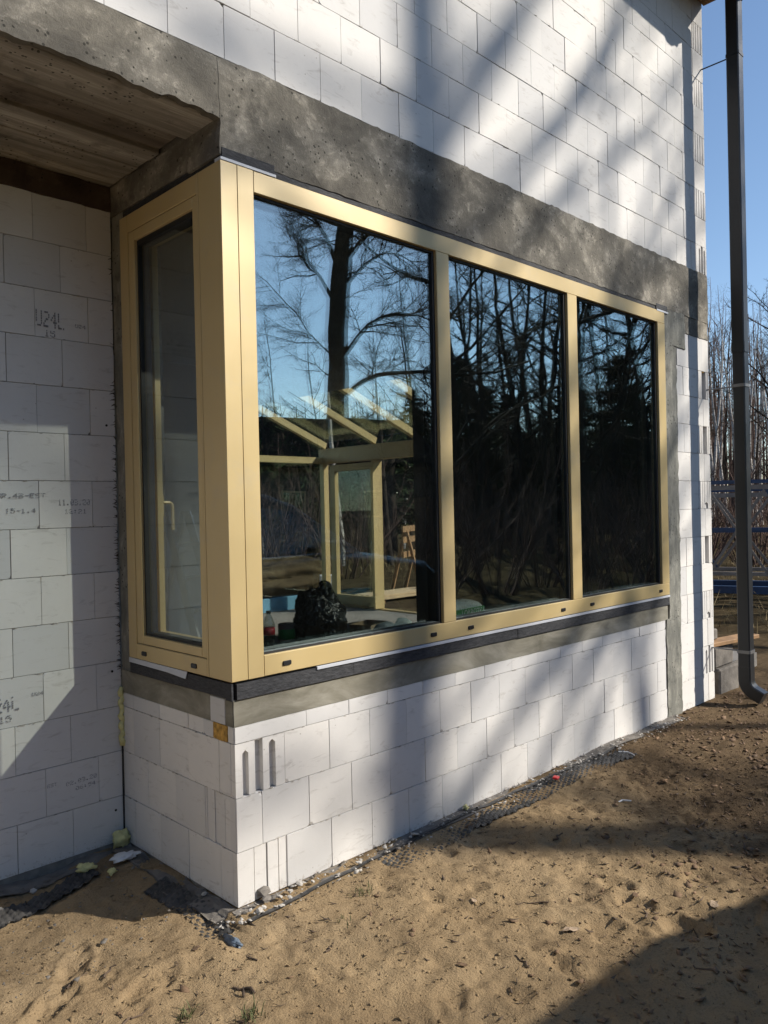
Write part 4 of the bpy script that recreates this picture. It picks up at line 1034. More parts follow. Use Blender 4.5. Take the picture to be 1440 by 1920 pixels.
# far wood that reads as one mass
r = random.Random(17); S = []
for i in range(1500):
    az = math.radians(r.uniform(8, 66)); rr = r.uniform(62, 100); x, y = rr * math.cos(az), rr * math.sin(az)
    h = r.uniform(9, 17); rd = r.uniform(.05, .13); lean = r.gauss(0, .05)
    S.append((x, y, -.5, x + lean * h, y, h, rd, rd * .25))
    for k in range(9):
        z = h * r.uniform(.35, 1); a = r.uniform(0, 6.28); L = r.uniform(.8, 2.2)
        S.append((x + lean * z, y, z, x + lean * z + L * .6 * math.cos(a), y + L * .6 * math.sin(a), z + L * .7, .03, .012))
o = mesh_obj('far_wood', segs_mesh('far_wood', S, 3), 'twig_red'); tag(o, 'distant leafless wood on the horizon', 'wood', kind='stuff')
S = []
for i in range(2600):
    az = math.radians(r.uniform(-66, -12)); rr = r.uniform(58, 90); x, y = -1.8 + rr * math.cos(az), 2.7 + rr * math.sin(az)
    h = r.uniform(5, 10); rd = r.uniform(.06, .16)
    S.append((x, y, -.5, x + r.gauss(0, .4), y, h, rd, rd * .3))
    for k in range(8):
        z = h * r.uniform(.2, 1); a = r.uniform(0, 6.28); L = r.uniform(.8, 2.4)
        S.append((x, y, z, x + L * .7 * math.cos(a), y + L * .7 * math.sin(a), z + L * .5, .04, .015))
o = mesh_obj('far_wood', segs_mesh('far_wood_south', S, 3), 'twig'); tag(o, 'distant dark wood mirrored low in the panes', 'wood', kind='stuff')

# unseen wood added south-west, behind the photographer, to cut low sky on shaded walls
pv = np.empty(len(PN[1].vertices) * 3, np.float32); PN[1].vertices.foreach_get('co', pv); pv = pv.reshape(-1, 3)
VV = []; r = random.Random(29)
for i in range(40):
    az = math.radians(165 + 110 * (i + r.random()) / 40); rr = r.uniform(17, 32); sc_ = r.uniform(1.0, 1.5); a = r.uniform(0, 6.28)
    ca, sa = math.cos(a) * sc_, math.sin(a) * sc_
    VV.append(np.stack([-1.8 + rr * math.cos(az) + pv[:, 0] * ca - pv[:, 1] * sa, -2.7 + rr * math.sin(az) + pv[:, 0] * sa + pv[:, 1] * ca, pv[:, 2] * sc_], -1))
VV = np.vstack(VV); o = mesh_obj('sky_block_wood', fast_mesh('sky_block_wood', VV, np.arange(len(VV)).reshape(-1, 3)), 'needles')
tag(o, 'unseen evergreen wood added behind the photographer to cut low sky light', 'wood', kind='stuff')

# ------------------------------------------------------------------ barn mirrored in the left pane
bx, by, _ = polar(-53.5, 36, True)
barn = empty('barn', (bx, by, 0), math.radians(25)); tag(barn, 'dark-roofed low building mirrored at left of the left pane', 'building')
m = MB(); m.box(-6, 6, -4, 4, -0.3, 3.6); m.prism([(-4, 3.6), (4, 3.6), (0, 5.6)], 'x', -6, 6); m.obj('wall', 'barn_wall', barn)
m = MB(); m.prism([(-4.6, 3.35), (0, 5.66), (0, 5.84), (-4.6, 3.53)], 'x', -6.5, 6.5); m.prism([(4.6, 3.35), (0, 5.66), (0, 5.84), (4.6, 3.53)], 'x', -6.5, 6.5); m.obj('roof', 'roof_dark', barn)
for x in (-3.5, 0, 3.5):
    f = boxo('window', 'frame', barn, x - .5, x + .5, 4.0, 4.06, 1.2, 2.4, 0); boxo('pane', 'car_glass', f, x - .42, x + .42, 4.062, 4.07, 1.28, 2.32, 0)
boxo('door', 'timber', barn, 5.0, 5.9, 4.0, 4.05, 0, 2.1, 0)

# ------------------------------------------------------------------ parked car (its shadow and mirror image are in the picture)
car = empty('parked_car', (0.55, 0.25, 0)); car.scale = (1.0, 1.0, 1.04); tag(car, 'dark car mirrored dimly in the left pane behind the photographer', 'car')
CY0, CY1 = -5.12, -3.24
def car_loft(prof_by_y, name, mat, smooth=False, bevel=0.0):
    m = MB(); n = len(prof_by_y[0][1]); vs = []; fs = []
    for (y, pr_) in prof_by_y: vs += [(x, y, z) for (x, z) in pr_]
    k = len(prof_by_y)
    for i in range(k - 1):
        for j in range(n): a, b = i * n + j, i * n + (j + 1) % n; fs.append((a, b, b + n, a + n))
    fs += [tuple(range(n)), tuple(range((k - 1) * n, k * n))]
    m.add(vs, fs); return m.obj(name, mat, car, bevel, smooth)
low = [(-0.62, 0.42), (-0.66, 0.75), (-0.60, 1.02), (-0.45, 1.12), (2.95, 1.14), (3.35, 1.10), (4.0, 1.00), (4.20, 0.86), (4.26, 0.60), (4.20, 0.36), (3.9, 0.26),
       (3.72, 0.27), (3.66, 0.52), (3.48, 0.68), (3.24, 0.70), (3.02, 0.60), (2.90, 0.40), (2.87, 0.24), (0.80, 0.24), (0.77, 0.42), (0.64, 0.61), (0.42, 0.70), (0.18, 0.68), (0.0, 0.52), (-0.06, 0.30), (-0.4, 0.28)]
def shrink(p, f, dz): 
    return [(1.8 + (x - 1.8) * f, z - dz * max(0, (z - .6)) * 1.0) for (x, z) in p]
car_loft([(CY0, shrink(low, .965, .10)), (CY0 + .06, shrink(low, .985, .04)), (CY0 + .2, low), (CY1 - .2, low), (CY1 - .06, shrink(low, .985, .04)), (CY1, shrink(low, .965, .10))], 'body', 'car_paint', False, 0.012)
gh0 = [(-0.50, 1.10), (3.10, 1.10), (2.72, 1.34), (2.30, 1.60), (2.0, 1.70), (1.2, 1.76), (0.2, 1.75), (-0.15, 1.69), (-0.38, 1.45)]
def ghs(f, dx_=0.0): return [(x * (1 - .01 * f) , 1.10 + (z - 1.10) * (1 - .03 * f)) for (x, z) in gh0]
m = MB(); vs = []
for (yb, yt) in ((CY0 + .07, CY0 + .26), (CY1 - .07, CY1 - .26)):
    for (x, z) in gh0: f = (z - 1.10) / .66; vs.append((x, yb + (yt - yb) * f, z))
n = len(gh0); fs = [tuple(range(n)), tuple(range(2 * n - 1, n - 1, -1))] + [(i, n + i, n + (i + 1) % n, (i + 1) % n) for i in range(n)]
m.add(vs, fs); m.obj('cabin', 'car_paint', car, 0.02)
def gy_(z, side): f = (z - 1.10) / .66; return (CY1 - .07 - .19 * f + .006) if side else (CY0 + .07 + .19 * f - .006)
for side in (0, 1):
    for poly in ([(1.45, 1.16), (2.85, 1.16), (2.60, 1.33), (2.22, 1.56), (1.45, 1.62)], [(0.45, 1.16), (1.37, 1.16), (1.37, 1.62), (0.45, 1.64)], [(-0.36, 1.18), (0.37, 1.16), (0.37, 1.64), (-0.05, 1.60)]):
        m = MB(); k = len(poly); vs = [(x, gy_(z, side), z) for (x, z) in poly] + [(x, gy_(z, side) + (-.012 if side else .012), z) for (x, z) in poly]
        m.add(vs, [tuple(range(k)), tuple(range(2 * k - 1, k - 1, -1))] + [(i, k + i, k + (i + 1) % k, (i + 1) % k) for i in range(k)]); m.obj('side_window', 'car_glass', car)
    ys = CY1 + .004 if side else CY0 - .004
    for xx in (1.42, 0.41): boxo('door_handle', 'car_trim', car, xx - .16, xx - .02, ys - .012, ys + .012, 0.90, 0.925, 0.004)
    boxo('window_trim', 'car_trim', car, -0.4, 2.9, gy_(1.12, side) - .008, gy_(1.12, side) + .008, 1.125, 1.145, 0.003)
    boxo('wing_mirror', 'car_paint', car, 2.45, 2.65, (CY1 - .02 if side else CY0 - .16), (CY1 + .16 if side else CY0 + .02), 1.12, 1.26, 0.03)
    boxo('headlight', 'car_glass', car, 4.02, 4.20, (CY1 - .45 if side else CY0 + .12), (CY1 - .12 if side else CY0 + .45), 0.74, 0.90, 0.02)
    for xc in (0.37, 3.29):
        yc = CY1 - .12 if side else CY0 + .12
        wh = empty('wheel', (xc, yc, 0.345), 0, car)
        m = MB(); m.lathe([(0.22, -.10), (0.325, -.11), (0.345, -.08), (0.345, .08), (0.325, .11), (0.22, .10)], 24); m.obj('tyre', 'tyre', wh, rot=(math.pi / 2, 0, 0), smooth=True)
        m = MB(); m.lathe([(0.05, -.085), (0.22, -.095), (0.225, 0.095), (0.05, .085)], 20); m.obj('rim', 'rim', wh, rot=(math.pi / 2, 0, 0))
m = MB(); m.add([(2.98, CY0 + .2, 1.145), (2.98, CY1 - .2, 1.145), (2.28, CY1 - .30, 1.61), (2.28, CY0 + .30, 1.61), (3.0, CY0 + .2, 1.16), (3.0, CY1 - .2, 1.16), (2.30, CY1 - .30, 1.63), (2.30, CY0 + .30, 1.63)],
                [(0, 1, 2, 3), (7, 6, 5, 4), (0, 4, 5, 1), (1, 5, 6, 2), (2, 6, 7, 3), (3, 7, 4, 0)]); m.obj('windscreen', 'car_glass', car)
boxo('grille', 'black_plastic', car, 4.19, 4.25, CY0 + .5, CY1 - .5, 0.55, 0.80, 0.01)

# ------------------------------------------------------------------ blue lattice frames behind the house
def lattice(name, p, q, H, label):
    t = empty(name, (0, 0, 0)); tag(t, label, 'steel frame', 'blue steel frames stacked behind the house')
    p = Vector(p); q = Vector(q); d = (q - p); L = d.length; d.normalize(); zb = p.z
    def at(s, z): return (p.x + d.x * s, p.y + d.y * s, zb + z)
    def bar(nm, a, b, w_, h_, mt): mm = MB(); mm.beam(a, b, w_, h_); mm.obj(nm, mt, t)
    bar('top_chord', at(0, H), at(L, H), .06, .06, 'steel_blue'); bar('top_rail', at(0, H - .09), at(L, H - .09), .05, .075, 'steel_grey')
    bar('middle_chord', at(0, H * .60), at(L, H * .60), .04, .045, 'steel_blue')
    bar('bottom_rail', at(0, .42), at(L, .42), .05, .06, 'steel_grey'); bar('bottom_chord', at(0, .16), at(L, .16), .09, .12, 'steel_blue')
    n = max(2, int(L / 0.8))
    for i in range(n):
        s0, s1 = L * i / n, L * (i + 1) / n
        bar('brace', at(s0, H - .12), at(s1, .45), .03, .04, 'steel_grey' if i % 2 else 'steel_blue'); bar('brace', at(s0, .45), at(s1, H - .12), .03, .045, 'steel_grey')
    for s in (0, L): bar('upright', at(s, 0), at(s, H + .02), .07, .06, 'steel_blue')
    return t
lattice('lattice_frame', (10.3, 5.2, gz(11, 3)), (12.6, -1.2, 0), 1.92, 'nearest blue steel lattice frame behind the house corner')
lattice('lattice_frame', (11.2, 5.5, gz(12, 3)), (13.6, -1.0, 0), 1.80, 'second blue steel lattice frame half hidden behind the nearest')
# concrete blocks and board beyond the corner
m = MB(); m.box(4.80, 5.20, 0.02, 0.42, -0.05, 0.20); tag(m.obj('concrete_block', 'old_concrete', None, 0.015), 'dark lower concrete block beside the house corner', 'concrete block', 'concrete blocks by the corner')
m = MB(); m.box(4.78, 5.16, 0.05, 0.40, 0.203, 0.385); tag(m.obj('concrete_block', 'old_concrete', None, 0.015), 'upper concrete block under the board at the house corner', 'concrete block', 'concrete blocks by the corner')
m = MB(); m.beam((4.72, 0.12, 0.41), (5.5, 0.02, 0.40), 0.14, 0.035); tag(m.obj('plank', 'timber', None, 0.004), 'brown board lying on concrete blocks at the house corner', 'plank')
m = MB(); m.box(4.80, 4.96, 0.10, 0.24, 0.43, 0.52); tag(m.obj('block_offcut', 'old_concrete', None, 0.01), 'small block offcut on the board by the house corner', 'block offcut')

# ------------------------------------------------------------------ things inside
t = empty('work_table', (0, 0, 0)); tag(t, 'dark work table under the black bag inside left pane', 'table')
boxo('table_top', 'floor_screed', t, 1.02, 2.62, 1.28, 2.10, 0.645, 0.68, 0.004)
for (x, y) in ((1.08, 1.34), (2.56, 1.34), (1.08, 2.04), (2.56, 2.04)): boxo('leg', 'timber', t, x - .03, x + .03, y - .03, y + .03, 0.12, 0.645)
bt = empty('bottle', (1.41, 1.69, 0.68)); tag(bt, 'clear plastic bottle with red label inside left pane', 'bottle')
m = MB(); m.lathe([(0.036, 0.0), (0.043, 0.008), (0.043, 0.075), (0.040, 0.085), (0.040, 0.135), (0.043, 0.145), (0.040, 0.165), (0.026, 0.200), (0.014, 0.222), (0.013, 0.232)], 16); m.obj('bottle_body', 'bottle_plastic', bt, smooth=True)
m = MB(); m.lathe([(0.0425, 0.085), (0.0425, 0.135)], 16); m.obj('bottle_label', 'red_label', bt, smooth=True)
m = MB(); m.lathe([(0.016, 0.228), (0.016, 0.248)], 12); m.obj('bottle_cap', 'black_plastic', bt)
m = MB(); m.lathe([(0.030, 0.002), (0.035, 0.01), (0.035, 0.05)], 14); m.obj('bottle_drink', 'tyre', bt)
t = empty('paint_tin', (1.60, 1.74, 0.68)); tag(t, 'dark green tin next to the bottle inside left pane', 'tin')
m = MB(); m.lathe([(0.058, 0), (0.060, 0.005), (0.060, 0.13), (0.056, 0.135)], 18); m.obj('tin_body', 'steel_grey', t, smooth=True)
m = MB(); m.lathe([(0.0605, 0.03), (0.0605, 0.10)], 18); m.obj('tin_label', 'sack_green', t, smooth=True)
def lumpy(name, c, sx, sy, sz, mat, seed, amp=0.18, n=28, parent=None, knot=False, fold=0.0):
    r = np.random.default_rng(seed); th = np.linspace(0, np.pi, n); ph = np.linspace(0, 2 * np.pi, 2 * n, endpoint=False)
    T, Pp = np.meshgrid(th, ph, indexing='ij'); X = np.sin(T) * np.cos(Pp); Y = np.sin(T) * np.sin(Pp); Z = np.cos(T)
    d = 1 + amp * fbm(X * 2.2 + 9, Y * 2.2 + Z * 2.7, seed, 4) + fold * np.abs(fbm(X * 7 + 3 + Z * 2, Y * 7 + Z * 5, seed + 3, 3))
    Zs = np.where(Z < -0.55, -0.55 + (Z + .55) * .15, Z)
    V = np.stack([c[0] + sx * X * d, c[1] + sy * Y * d, c[2] + sz * (Zs * d + 0.62)], -1).reshape(-1, 3)
    N2 = 2 * n; ii = np.arange(n - 1)[:, None]; jj = np.arange(N2)[None, :]
    F = np.stack([ii * N2 + jj, (ii + 1) * N2 + jj, (ii + 1) * N2 + (jj + 1) % N2, ii * N2 + (jj + 1) % N2], -1).reshape(-1, 4)
    return mesh_obj(name, fast_mesh(name, V, F), mat, parent, smooth=True)
t = empty('rubbish_bag', (1.83, 1.66, 0.68)); tag(t, 'crumpled black rubbish bag standing inside left pane', 'bag')
lumpy('bag_body', (0, 0, 0), 0.185, 0.175, 0.215, 'bag_black', 5, 0.3, 40, t, fold=0.35)
m = MB(); m.tube([(0.03, 0, 0.30), (0.035, 0.005, 0.345), (0.06, 0.0, 0.37), (0.075, 0.01, 0.385)], [0.06, 0.03, 0.035, 0.05], 10); m.obj('bag_neck', 'bag_black', t)
t = empty('carton', (2.22, 1.55, 0.68), 0.3); tag(t, 'small open carton at the bottom of left pane', 'box')
m = MB()
for a in ((-.13, .13, -.09, -.085), (-.13, .13, .085, .09), (-.13, -.125, -.085, .085), (.125, .13, -.085, .085)): m.box(*a, 0.0, 0.085)
m.box(-.125, .125, -.085, .085, 0, .004); m.obj('carton_body', 'cardboard', t)
lumpy('rag', (2.06, 1.50, 0.68), 0.07, 0.05, 0.02, 'pale_leaf', 8, 0.4, 14); tag(bpy.data.objects['rag'], 'pale crumpled rag beside the carton inside left pane', 'rag')
t = empty('plaster_sack', (1.625, 0.185, 0.9305), math.radians(3)); t.scale = (.66, .55, 1.0); tag(t, 'white and green sack lying behind the middle pane', 'sack')
m = MB(); nu, nv = 16, 8; vs = []; fs = []
for i in range(nu + 1):
    for j in range(nv * 2):
        a = 2 * math.pi * j / (nv * 2); x = -0.25 + 0.5 * i / nu; e = 1 - abs(2 * i / nu - 1) ** 6 * 0.55
        ca, sa = math.cos(a), math.sin(a); y = 0.14 * math.copysign(abs(ca) ** .6, ca); z = 0.075 + 0.075 * e * math.copysign(abs(sa) ** .55, sa)
        vs.append((x, y, z + 0.004 * math.sin(i * 2.3 + j)))
for i in range(nu):
    for j in range(nv * 2): a, b = i * nv * 2 + j, i * nv * 2 + (j + 1) % (nv * 2); fs.append((a, b, b + nv * 2, a + nv * 2))
fs += [tuple(range(nv * 2)), tuple(range(nu * nv * 2, (nu + 1) * nv * 2))]
m.add(vs, fs); m.obj('sack_body', 'sack_white', t, smooth=True)
boxo('green_band', 'sack_green', t, -0.245, 0.235, -0.1500, -0.1400, 0.050, 0.112, 0.002)
cu = bpy.data.curves.new('sack_text', 'FONT'); cu.body = 'LOKROTKA'; cu.size = 0.066; cu.extrude = 0.0006
to = bpy.data.objects.new('tmp', cu); COL.objects.link(to); bpy.context.view_layer.update()
me = bpy.data.meshes.new_from_object(to.evaluated_get(bpy.context.evaluated_depsgraph_get())); bpy.data.objects.remove(to)
o = mesh_obj('sack_text', me, 'print_white', t, (-0.095, -0.1520, 0.062), (math.pi / 2, 0, 0)); o.scale = (0.95, 1, 1)
lumpy('plastic_sack', (1.60, 0.66, 0.12), 0.20, 0.18, 0.50, 'sack_white', 12, 0.3, 24, fold=0.2); tag(bpy.data.objects['plastic_sack'], 'grey translucent sack beside the mullion behind left pane', 'sack')
# step ladder
t = empty('step_ladder', (1.30, 2.7, 0.12), 0.5); tag(t, 'aluminium step ladder seen through the narrow side sash', 'ladder')
for s in (-1, 1):
    m = MB(); m.beam((s * .22, -.42, 0), (s * .15, 0, 1.5), .022, .06); m.obj('front_rail', 'aluminium', t)
    m = MB(); m.beam((s * .22, .42, 0), (s * .15, 0.03, 1.5), .02, .04); m.obj('rear_rail', 'aluminium', t)
for k in range(1, 6):
    z = 0.25 * k; f = z / 1.5; m = MB(); wdt = .22 - .07 * f; m.box(-wdt, wdt, -.42 * (1 - f) - .04, -.42 * (1 - f) + .04, z - .012, z + .012); m.obj('step', 'aluminium', t)
t = empty('steel_prop', (1.08, 2.75, 0.12)); tag(t, 'pale steel prop behind the narrow side sash', 'prop')
m = MB(); m.tube([(0, 0, 0.01), (0, 0, 1.7)], .040, 12); m.obj('outer_tube', 'white_plastic', t)
m = MB(); m.tube([(0, 0, 1.6), (0, 0, 2.955)], .030, 12); m.obj('inner_tube', 'white_plastic', t)
m = MB(); m.box(-.08, .08, -.08, .08, 0, .01); m.box(-.08, .08, -.08, .08, 2.955, 2.965); m.obj('end_plate', 'steel_grey', t)
# outside the conservatory: soil heap, blocks, planks
lumpy('soil_heap', (7.4, 9.7, -0.05), 1.4, 1.1, 0.45, 'ground_sand', 21, 0.25, 40); tag(bpy.data.objects['soil_heap'], 'sandy soil heap seen low through left pane', 'soil heap')
for i, (x, y, z, rz) in enumerate(((7.25, 8.0, 0.0, .3), (7.28, 8.02, .225, .9))):
    m = MB(); m.box(-.12, .12, -.12, .12, 0, .22); o = m.obj('loose_block', 'block', None, 0.006, loc=(x, y, z), rot=(0, 0, rz)); tag(o, ('lower' if i == 0 else 'upper') + ' loose white block behind the black bag', 'block', 'loose blocks outside the conservatory')
t = empty('timber_stack', (8.2, 7.1, 0)); tag(t, 'stack of boards on the ground seen through the open door', 'timber stack')
for i in range(5):
    m = MB(); m.box(-1.1, 1.0, -.32 + .12 * i, -.22 + .12 * i, 0.06, 0.10); m.obj('board', 'pale_timber', t, 0.003)
for i in range(4):
    m = MB(); m.box(-.9, 1.2, -.30 + .14 * i, -.20 + .14 * i, 0.104, 0.144); m.obj('board', 'pale_timber', t, 0.003)
for x in (-.8, .8): boxo('bearer', 'timber', t, x - .05, x + .05, -.4, .4, 0.0, 0.058)
t = empty('timber_trestle', (9.2, 7.7, 0), 0.5); tag(t, 'brown timber trestle outside beyond the open door', 'trestle')
for s in (-.5, .5):
    for k in (-1, 1):
        m = MB(); m.beam((s, k * .3, 0), (s, 0, 1.25), .09, .05); m.obj('leg', 'timber', t)
for z in (0.75, 1.02, 1.22): m = MB(); m.beam((-.8, -.02, z), (.8, -.02, z), .03, .11); m.obj('rail', 'timber', t)

# ------------------------------------------------------------------ small things on the ground
def sheet(name, mat, pts, w_, amp, seed, label, cat, dimple=True, lift=0.010, res=0.0085):
    """strip of dimpled membrane following pts (x, y)"""
    P = [Vector((*p, 0)) for p in pts]; L = sum((b - a).length for a, b in zip(P[:-1], P[1:])); nu = int(L / res); nv = int(w_ / res)
    V = []
    for i in range(nu + 1):
        s = L * i / nu; k = 0
        while k < len(P) - 2 and s > (P[k + 1] - P[k]).length: s -= (P[k + 1] - P[k]).length; k += 1
        d = (P[k + 1] - P[k]).normalized(); c = P[k] + d * s; nrm = Vector((-d.y, d.x, 0))
        for j in range(nv + 1):
            q = c + nrm * (w_ * (j / nv - 0.5)); V.append((q.x, q.y, L * i / nu, w_ * j / nv))
    V = np.array(V); X, Y, U, W = V.T
    pu = U / 0.028; row = np.floor(pu); pw = W / 0.028 + 0.5 * (row % 2)
    rr_ = np.hypot(pu % 1 - .5, pw % 1 - .5)
    Z = ground_height(X, Y) + lift + amp * fbm(U * 3, W * 6, seed, 3) + (0.010 * np.clip((0.40 - rr_) * 8, 0, 1) if dimple else 0)
    idx = np.arange((nu + 1) * (nv + 1)).reshape(nu + 1, nv + 1)
    F = np.stack([idx[:-1, :-1], idx[1:, :-1], idx[1:, 1:], idx[:-1, 1:]], -1).reshape(-1, 4)
    n_ = len(X); E = np.stack([X, Y, Z], -1); E2 = E - np.array([0, 0, 0.002]); b = list(idx[:, 0]) + list(idx[-1, 1:]) + list(idx[-2::-1, -1]) + list(idx[0, -2:0:-1])
    Sd = np.array([(b[i], b[(i + 1) % len(b)], b[(i + 1) % len(b)] + n_, b[i] + n_) for i in range(len(b))])
    o = mesh_obj(name, fast_mesh(name, np.vstack([E, E2]), np.vstack([F, Sd])), mat); return tag(o, label, cat)
sheet('dimpled_membrane', 'membrane', [(0.70, -0.165), (1.5, -0.12), (2.85, -0.175)], 0.17, 0.016, 3, 'black dimpled membrane strip along the foot of the bay wall', 'membrane', lift=-0.001)
sheet('dimpled_membrane', 'membrane', [(-1.1, 0.66), (-0.55, 0.70), (-0.25, 0.80)], 0.11, 0.012, 5, 'black dimpled membrane edge sticking up in the left recess', 'membrane', lift=0.012)
sheet('dimpled_membrane', 'membrane', [(-0.12, 0.46), (-0.10, 0.12), (-0.14, -0.09)], 0.11, 0.016, 7, 'torn black membrane flap by the bay corner', 'membrane', lift=0.002)
sheet('membrane_edge', 'membrane', [(-0.03, -0.11), (0.5, -0.085), (1.4, -0.055), (2.9, -0.095)], 0.022, 0.006, 9, 'thin dark membrane edge running along the bay wall', 'membrane', False, 0.010, 0.006)
sheet('footing_edge', 'old_concrete', [(-0.03, -0.045), (1.5, -0.04), (3.9, -0.045)], 0.085, 0.022, 11, 'grey crumbly footing strip at the foot of the wall', 'footing', False, 0.003, 0.010)
sheet('footing_edge', 'old_concrete', [(-1.4, D - .06), (-0.02, D - .06)], 0.12, 0.024, 13, 'grey footing strip along the recessed wall', 'footing', False, 0.008, 0.010)
sheet('footing_edge', 'old_concrete', [(-0.055, 0.0), (-0.055, 0.92)], 0.10, 0.024, 15, 'grey footing strip along the short return wall', 'footing', False, 0.004, 0.010)

def stone_mesh(seed, n=0.28):
    r = random.Random(seed); bm = bmesh.new(); bmesh.ops.create_icosphere(bm, subdivisions=1, radius=1.0)
    for v in bm.verts: v.co *= r.uniform(1 - n, 1 + n); v.co.z *= 0.7
    for v in bm.verts:
        for ax in (Vector((1, .2, .1)), Vector((-.3, 1, .2)), Vector((.1, -.4, 1))):
            if v.co.dot(ax) > .75: v.co -= ax * (v.co.dot(ax) - .75) * .8
    me = bpy.data.meshes.new('stone'); bm.to_mesh(me); bm.free(); return me
ST = [stone_mesh(i) for i in range(6)]
for me in ST: me.materials.append(M['rubble'])
STG = [stone_mesh(i + 10) for i in range(4)]
for me in STG: me.materials.append(M['old_concrete'])
r = random.Random(9)
chips = [(0.115, -0.035, .030), (0.165, -0.055, .022), (0.075, -0.075, .018), (0.04, -0.09, .026), (-0.01, -0.06, .018), (0.20, -0.085, .016), (0.29, -0.035, .022), (0.345, -0.055, .016), (0.36, -0.03, .020),
         (0.60, -0.075, .026), (0.76, -0.09, .018), (0.985, -0.06, .026), (0.83, -0.10, .020), (1.24, -0.05, .014), (1.45, -0.035, .016), (2.0, -0.04, .018), (2.28, -0.03, .014), (0.14, -0.105, .015), (-0.06, -0.055, .016), (-0.05, -0.10, .02), (-0.09, -0.06, .013),
         (0.02, -0.055, .015), (0.23, -0.05, .02), (-0.035, 0.20, .02), (-0.24, 0.66, .016), (-0.5, 0.84, .02)]
for i, (x, y, s) in enumerate(chips):
    o = bpy.data.objects.new('block_chip', ST[i % 6] if i % 4 else STG[i % 4]); link(o); o.location = (x, y, gz(x, y) + 0.012 + s * 0.3); o.rotation_euler = (r.uniform(-.4, .4), r.uniform(-.4, .4), r.uniform(0, 6)); s *= .72; o.scale = (s * r.uniform(.8, 1.5), s, s * r.uniform(.5, .9))
    tag(o, 'broken chip of white block lying at the foot of the wall', 'rubble', 'block chips along the wall foot')
# concrete lump plugging the corner block
o = bpy.data.objects.new('mortar_lump', STG[1]); link(o); o.location = (0.125, -0.006, 0.03); o.scale = (0.038, 0.02, 0.034); tag(o, 'grey mortar lump stuck to the bottom corner block', 'mortar')
# crumbs and litter, nobody could count them
def scatter(name, n, box_, size, mats, seed, label, cat, dens=None, flat=True, asp=(0.4, 1.0), lift=0.003):
    rg = np.random.default_rng(seed); X = rg.uniform(box_[0], box_[1], n * 3); Y = rg.uniform(box_[2], box_[3], n * 3)
    keep = np.ones(n * 3, bool) if dens is None else rg.random(n * 3) < dens(X, Y)
    keep &= ~((X > -0.01) & (Y > -0.01)); keep &= ~((Y > D - .02) & (X < 0.05))
    X, Y = X[keep][:n], Y[keep][:n]; n = len(X); Z = ground_height(X, Y) + lift
    s = rg.uniform(size[0], size[1], n) * rg.choice([.6, .8, 1, 1.5], n); a = rg.uniform(0, 6.28, n); asp_ = rg.uniform(asp[0], asp[1], n)
    u = np.stack([np.cos(a), np.sin(a), rg.normal(0, .25, n)], -1) * s[:, None]; v = np.stack([-np.sin(a), np.cos(a), rg.normal(0, .3, n)], -1) * (s * asp_)[:, None]
    c = np.stack([X, Y, Z], -1); cur = rg.uniform(.1, .5, n)[:, None] * s[:, None] * np.array([[0, 0, 1.0]])
    V = np.stack([c - u + cur, c - v * .9, c + u + cur * .6, c + v], 1)
    lo_ = V - np.array([0, 0, 0.0012]); VV = np.concatenate([V, lo_], 1).reshape(-1, 3)
    b = (np.arange(n) * 8)[:, None]
    pat = np.array([[0, 1, 2, 3], [7, 6, 5, 4], [0, 4, 5, 1], [1, 5, 6, 2], [2, 6, 7, 3], [3, 7, 4, 0]])
    F = (b[:, :, None] + pat[None]).reshape(-1, 4)
    o = mesh_obj(name, fast_mesh(name, VV, F), mats); tag(o, label, cat, kind='stuff'); return o
east = lambda X, Y: np.clip(0.06 + 0.25 * (X - 0.6) - 0.55 * (Y + 1.0), 0.03, 1)
scatter('leaf_litter', 5200, (-1.0, 5.5, -2.6, -0.05), (.006, .017), 'dry_leaf', 1, 'scattered brown leaf bits and bark on the sand', 'leaf litter', east)
scatter('leaf_litter', 4200, (3.0, 9.5, -3.0, 4.0), (.007, .020), 'dry_leaf', 2, 'brown leaf litter on the dark soil beyond the corner', 'leaf litter')
scatter('sand_crumbs', 5200, (-1.2, 3.4, -2.0, 0.95), (.002, .007), 'ground_sand', 3, 'loose crumbs of sand on the ground', 'sand', None, True, (.7, 1.0), 0.002)
scatter('rubble_crumbs', 480, (-0.12, 3.9, -0.14, -0.005), (.003, .011), 'rubble', 4, 'fine white rubble crumbs along the wall foot', 'rubble', None, True, (.6, 1.0), 0.016)
scatter('rubble_crumbs', 200, (-1.0, -0.01, 0.0, 0.96), (.003, .010), 'old_concrete', 6, 'fine grey rubble crumbs in the recess', 'rubble', None, True, (.6, 1.0), 0.016)
scatter('bark_bits', 1100, (-1.0, 3.4, -2.0, -0.1), (.005, .018), 'stick', 8, 'dark slivers of bark on the sand', 'bark', None, True, (.12, .3), 0.004)
rg = np.random.default_rng(12); n = 9000
X = rg.uniform(8, 34, n); Y = rg.uniform(-4, 16, n); ok = ~((X < 11) & (Y > 3)); X, Y = X[ok], Y[ok]; n = len(X); Z = ground_height(X, Y)
h = rg.uniform(.06, .28, n); a = rg.uniform(0, 6.28, n); wv = rg.uniform(.004, .012, n); ln = rg.normal(0, .5, (n, 2)) * h[:, None]
Vg = np.stack([np.stack([X - wv * np.cos(a), Y - wv * np.sin(a), Z], -1), np.stack([X + wv * np.cos(a), Y + wv * np.sin(a), Z], -1), np.stack([X + ln[:, 0], Y + ln[:, 1], Z + h], -1)], 1).reshape(-1, 3)
o = mesh_obj('dry_grass', fast_mesh('dry_grass', Vg, np.arange(3 * n).reshape(-1, 3)), 'dry_grass'); tag(o, 'dry yellow grass on the clearing behind the house', 'grass', kind='stuff')
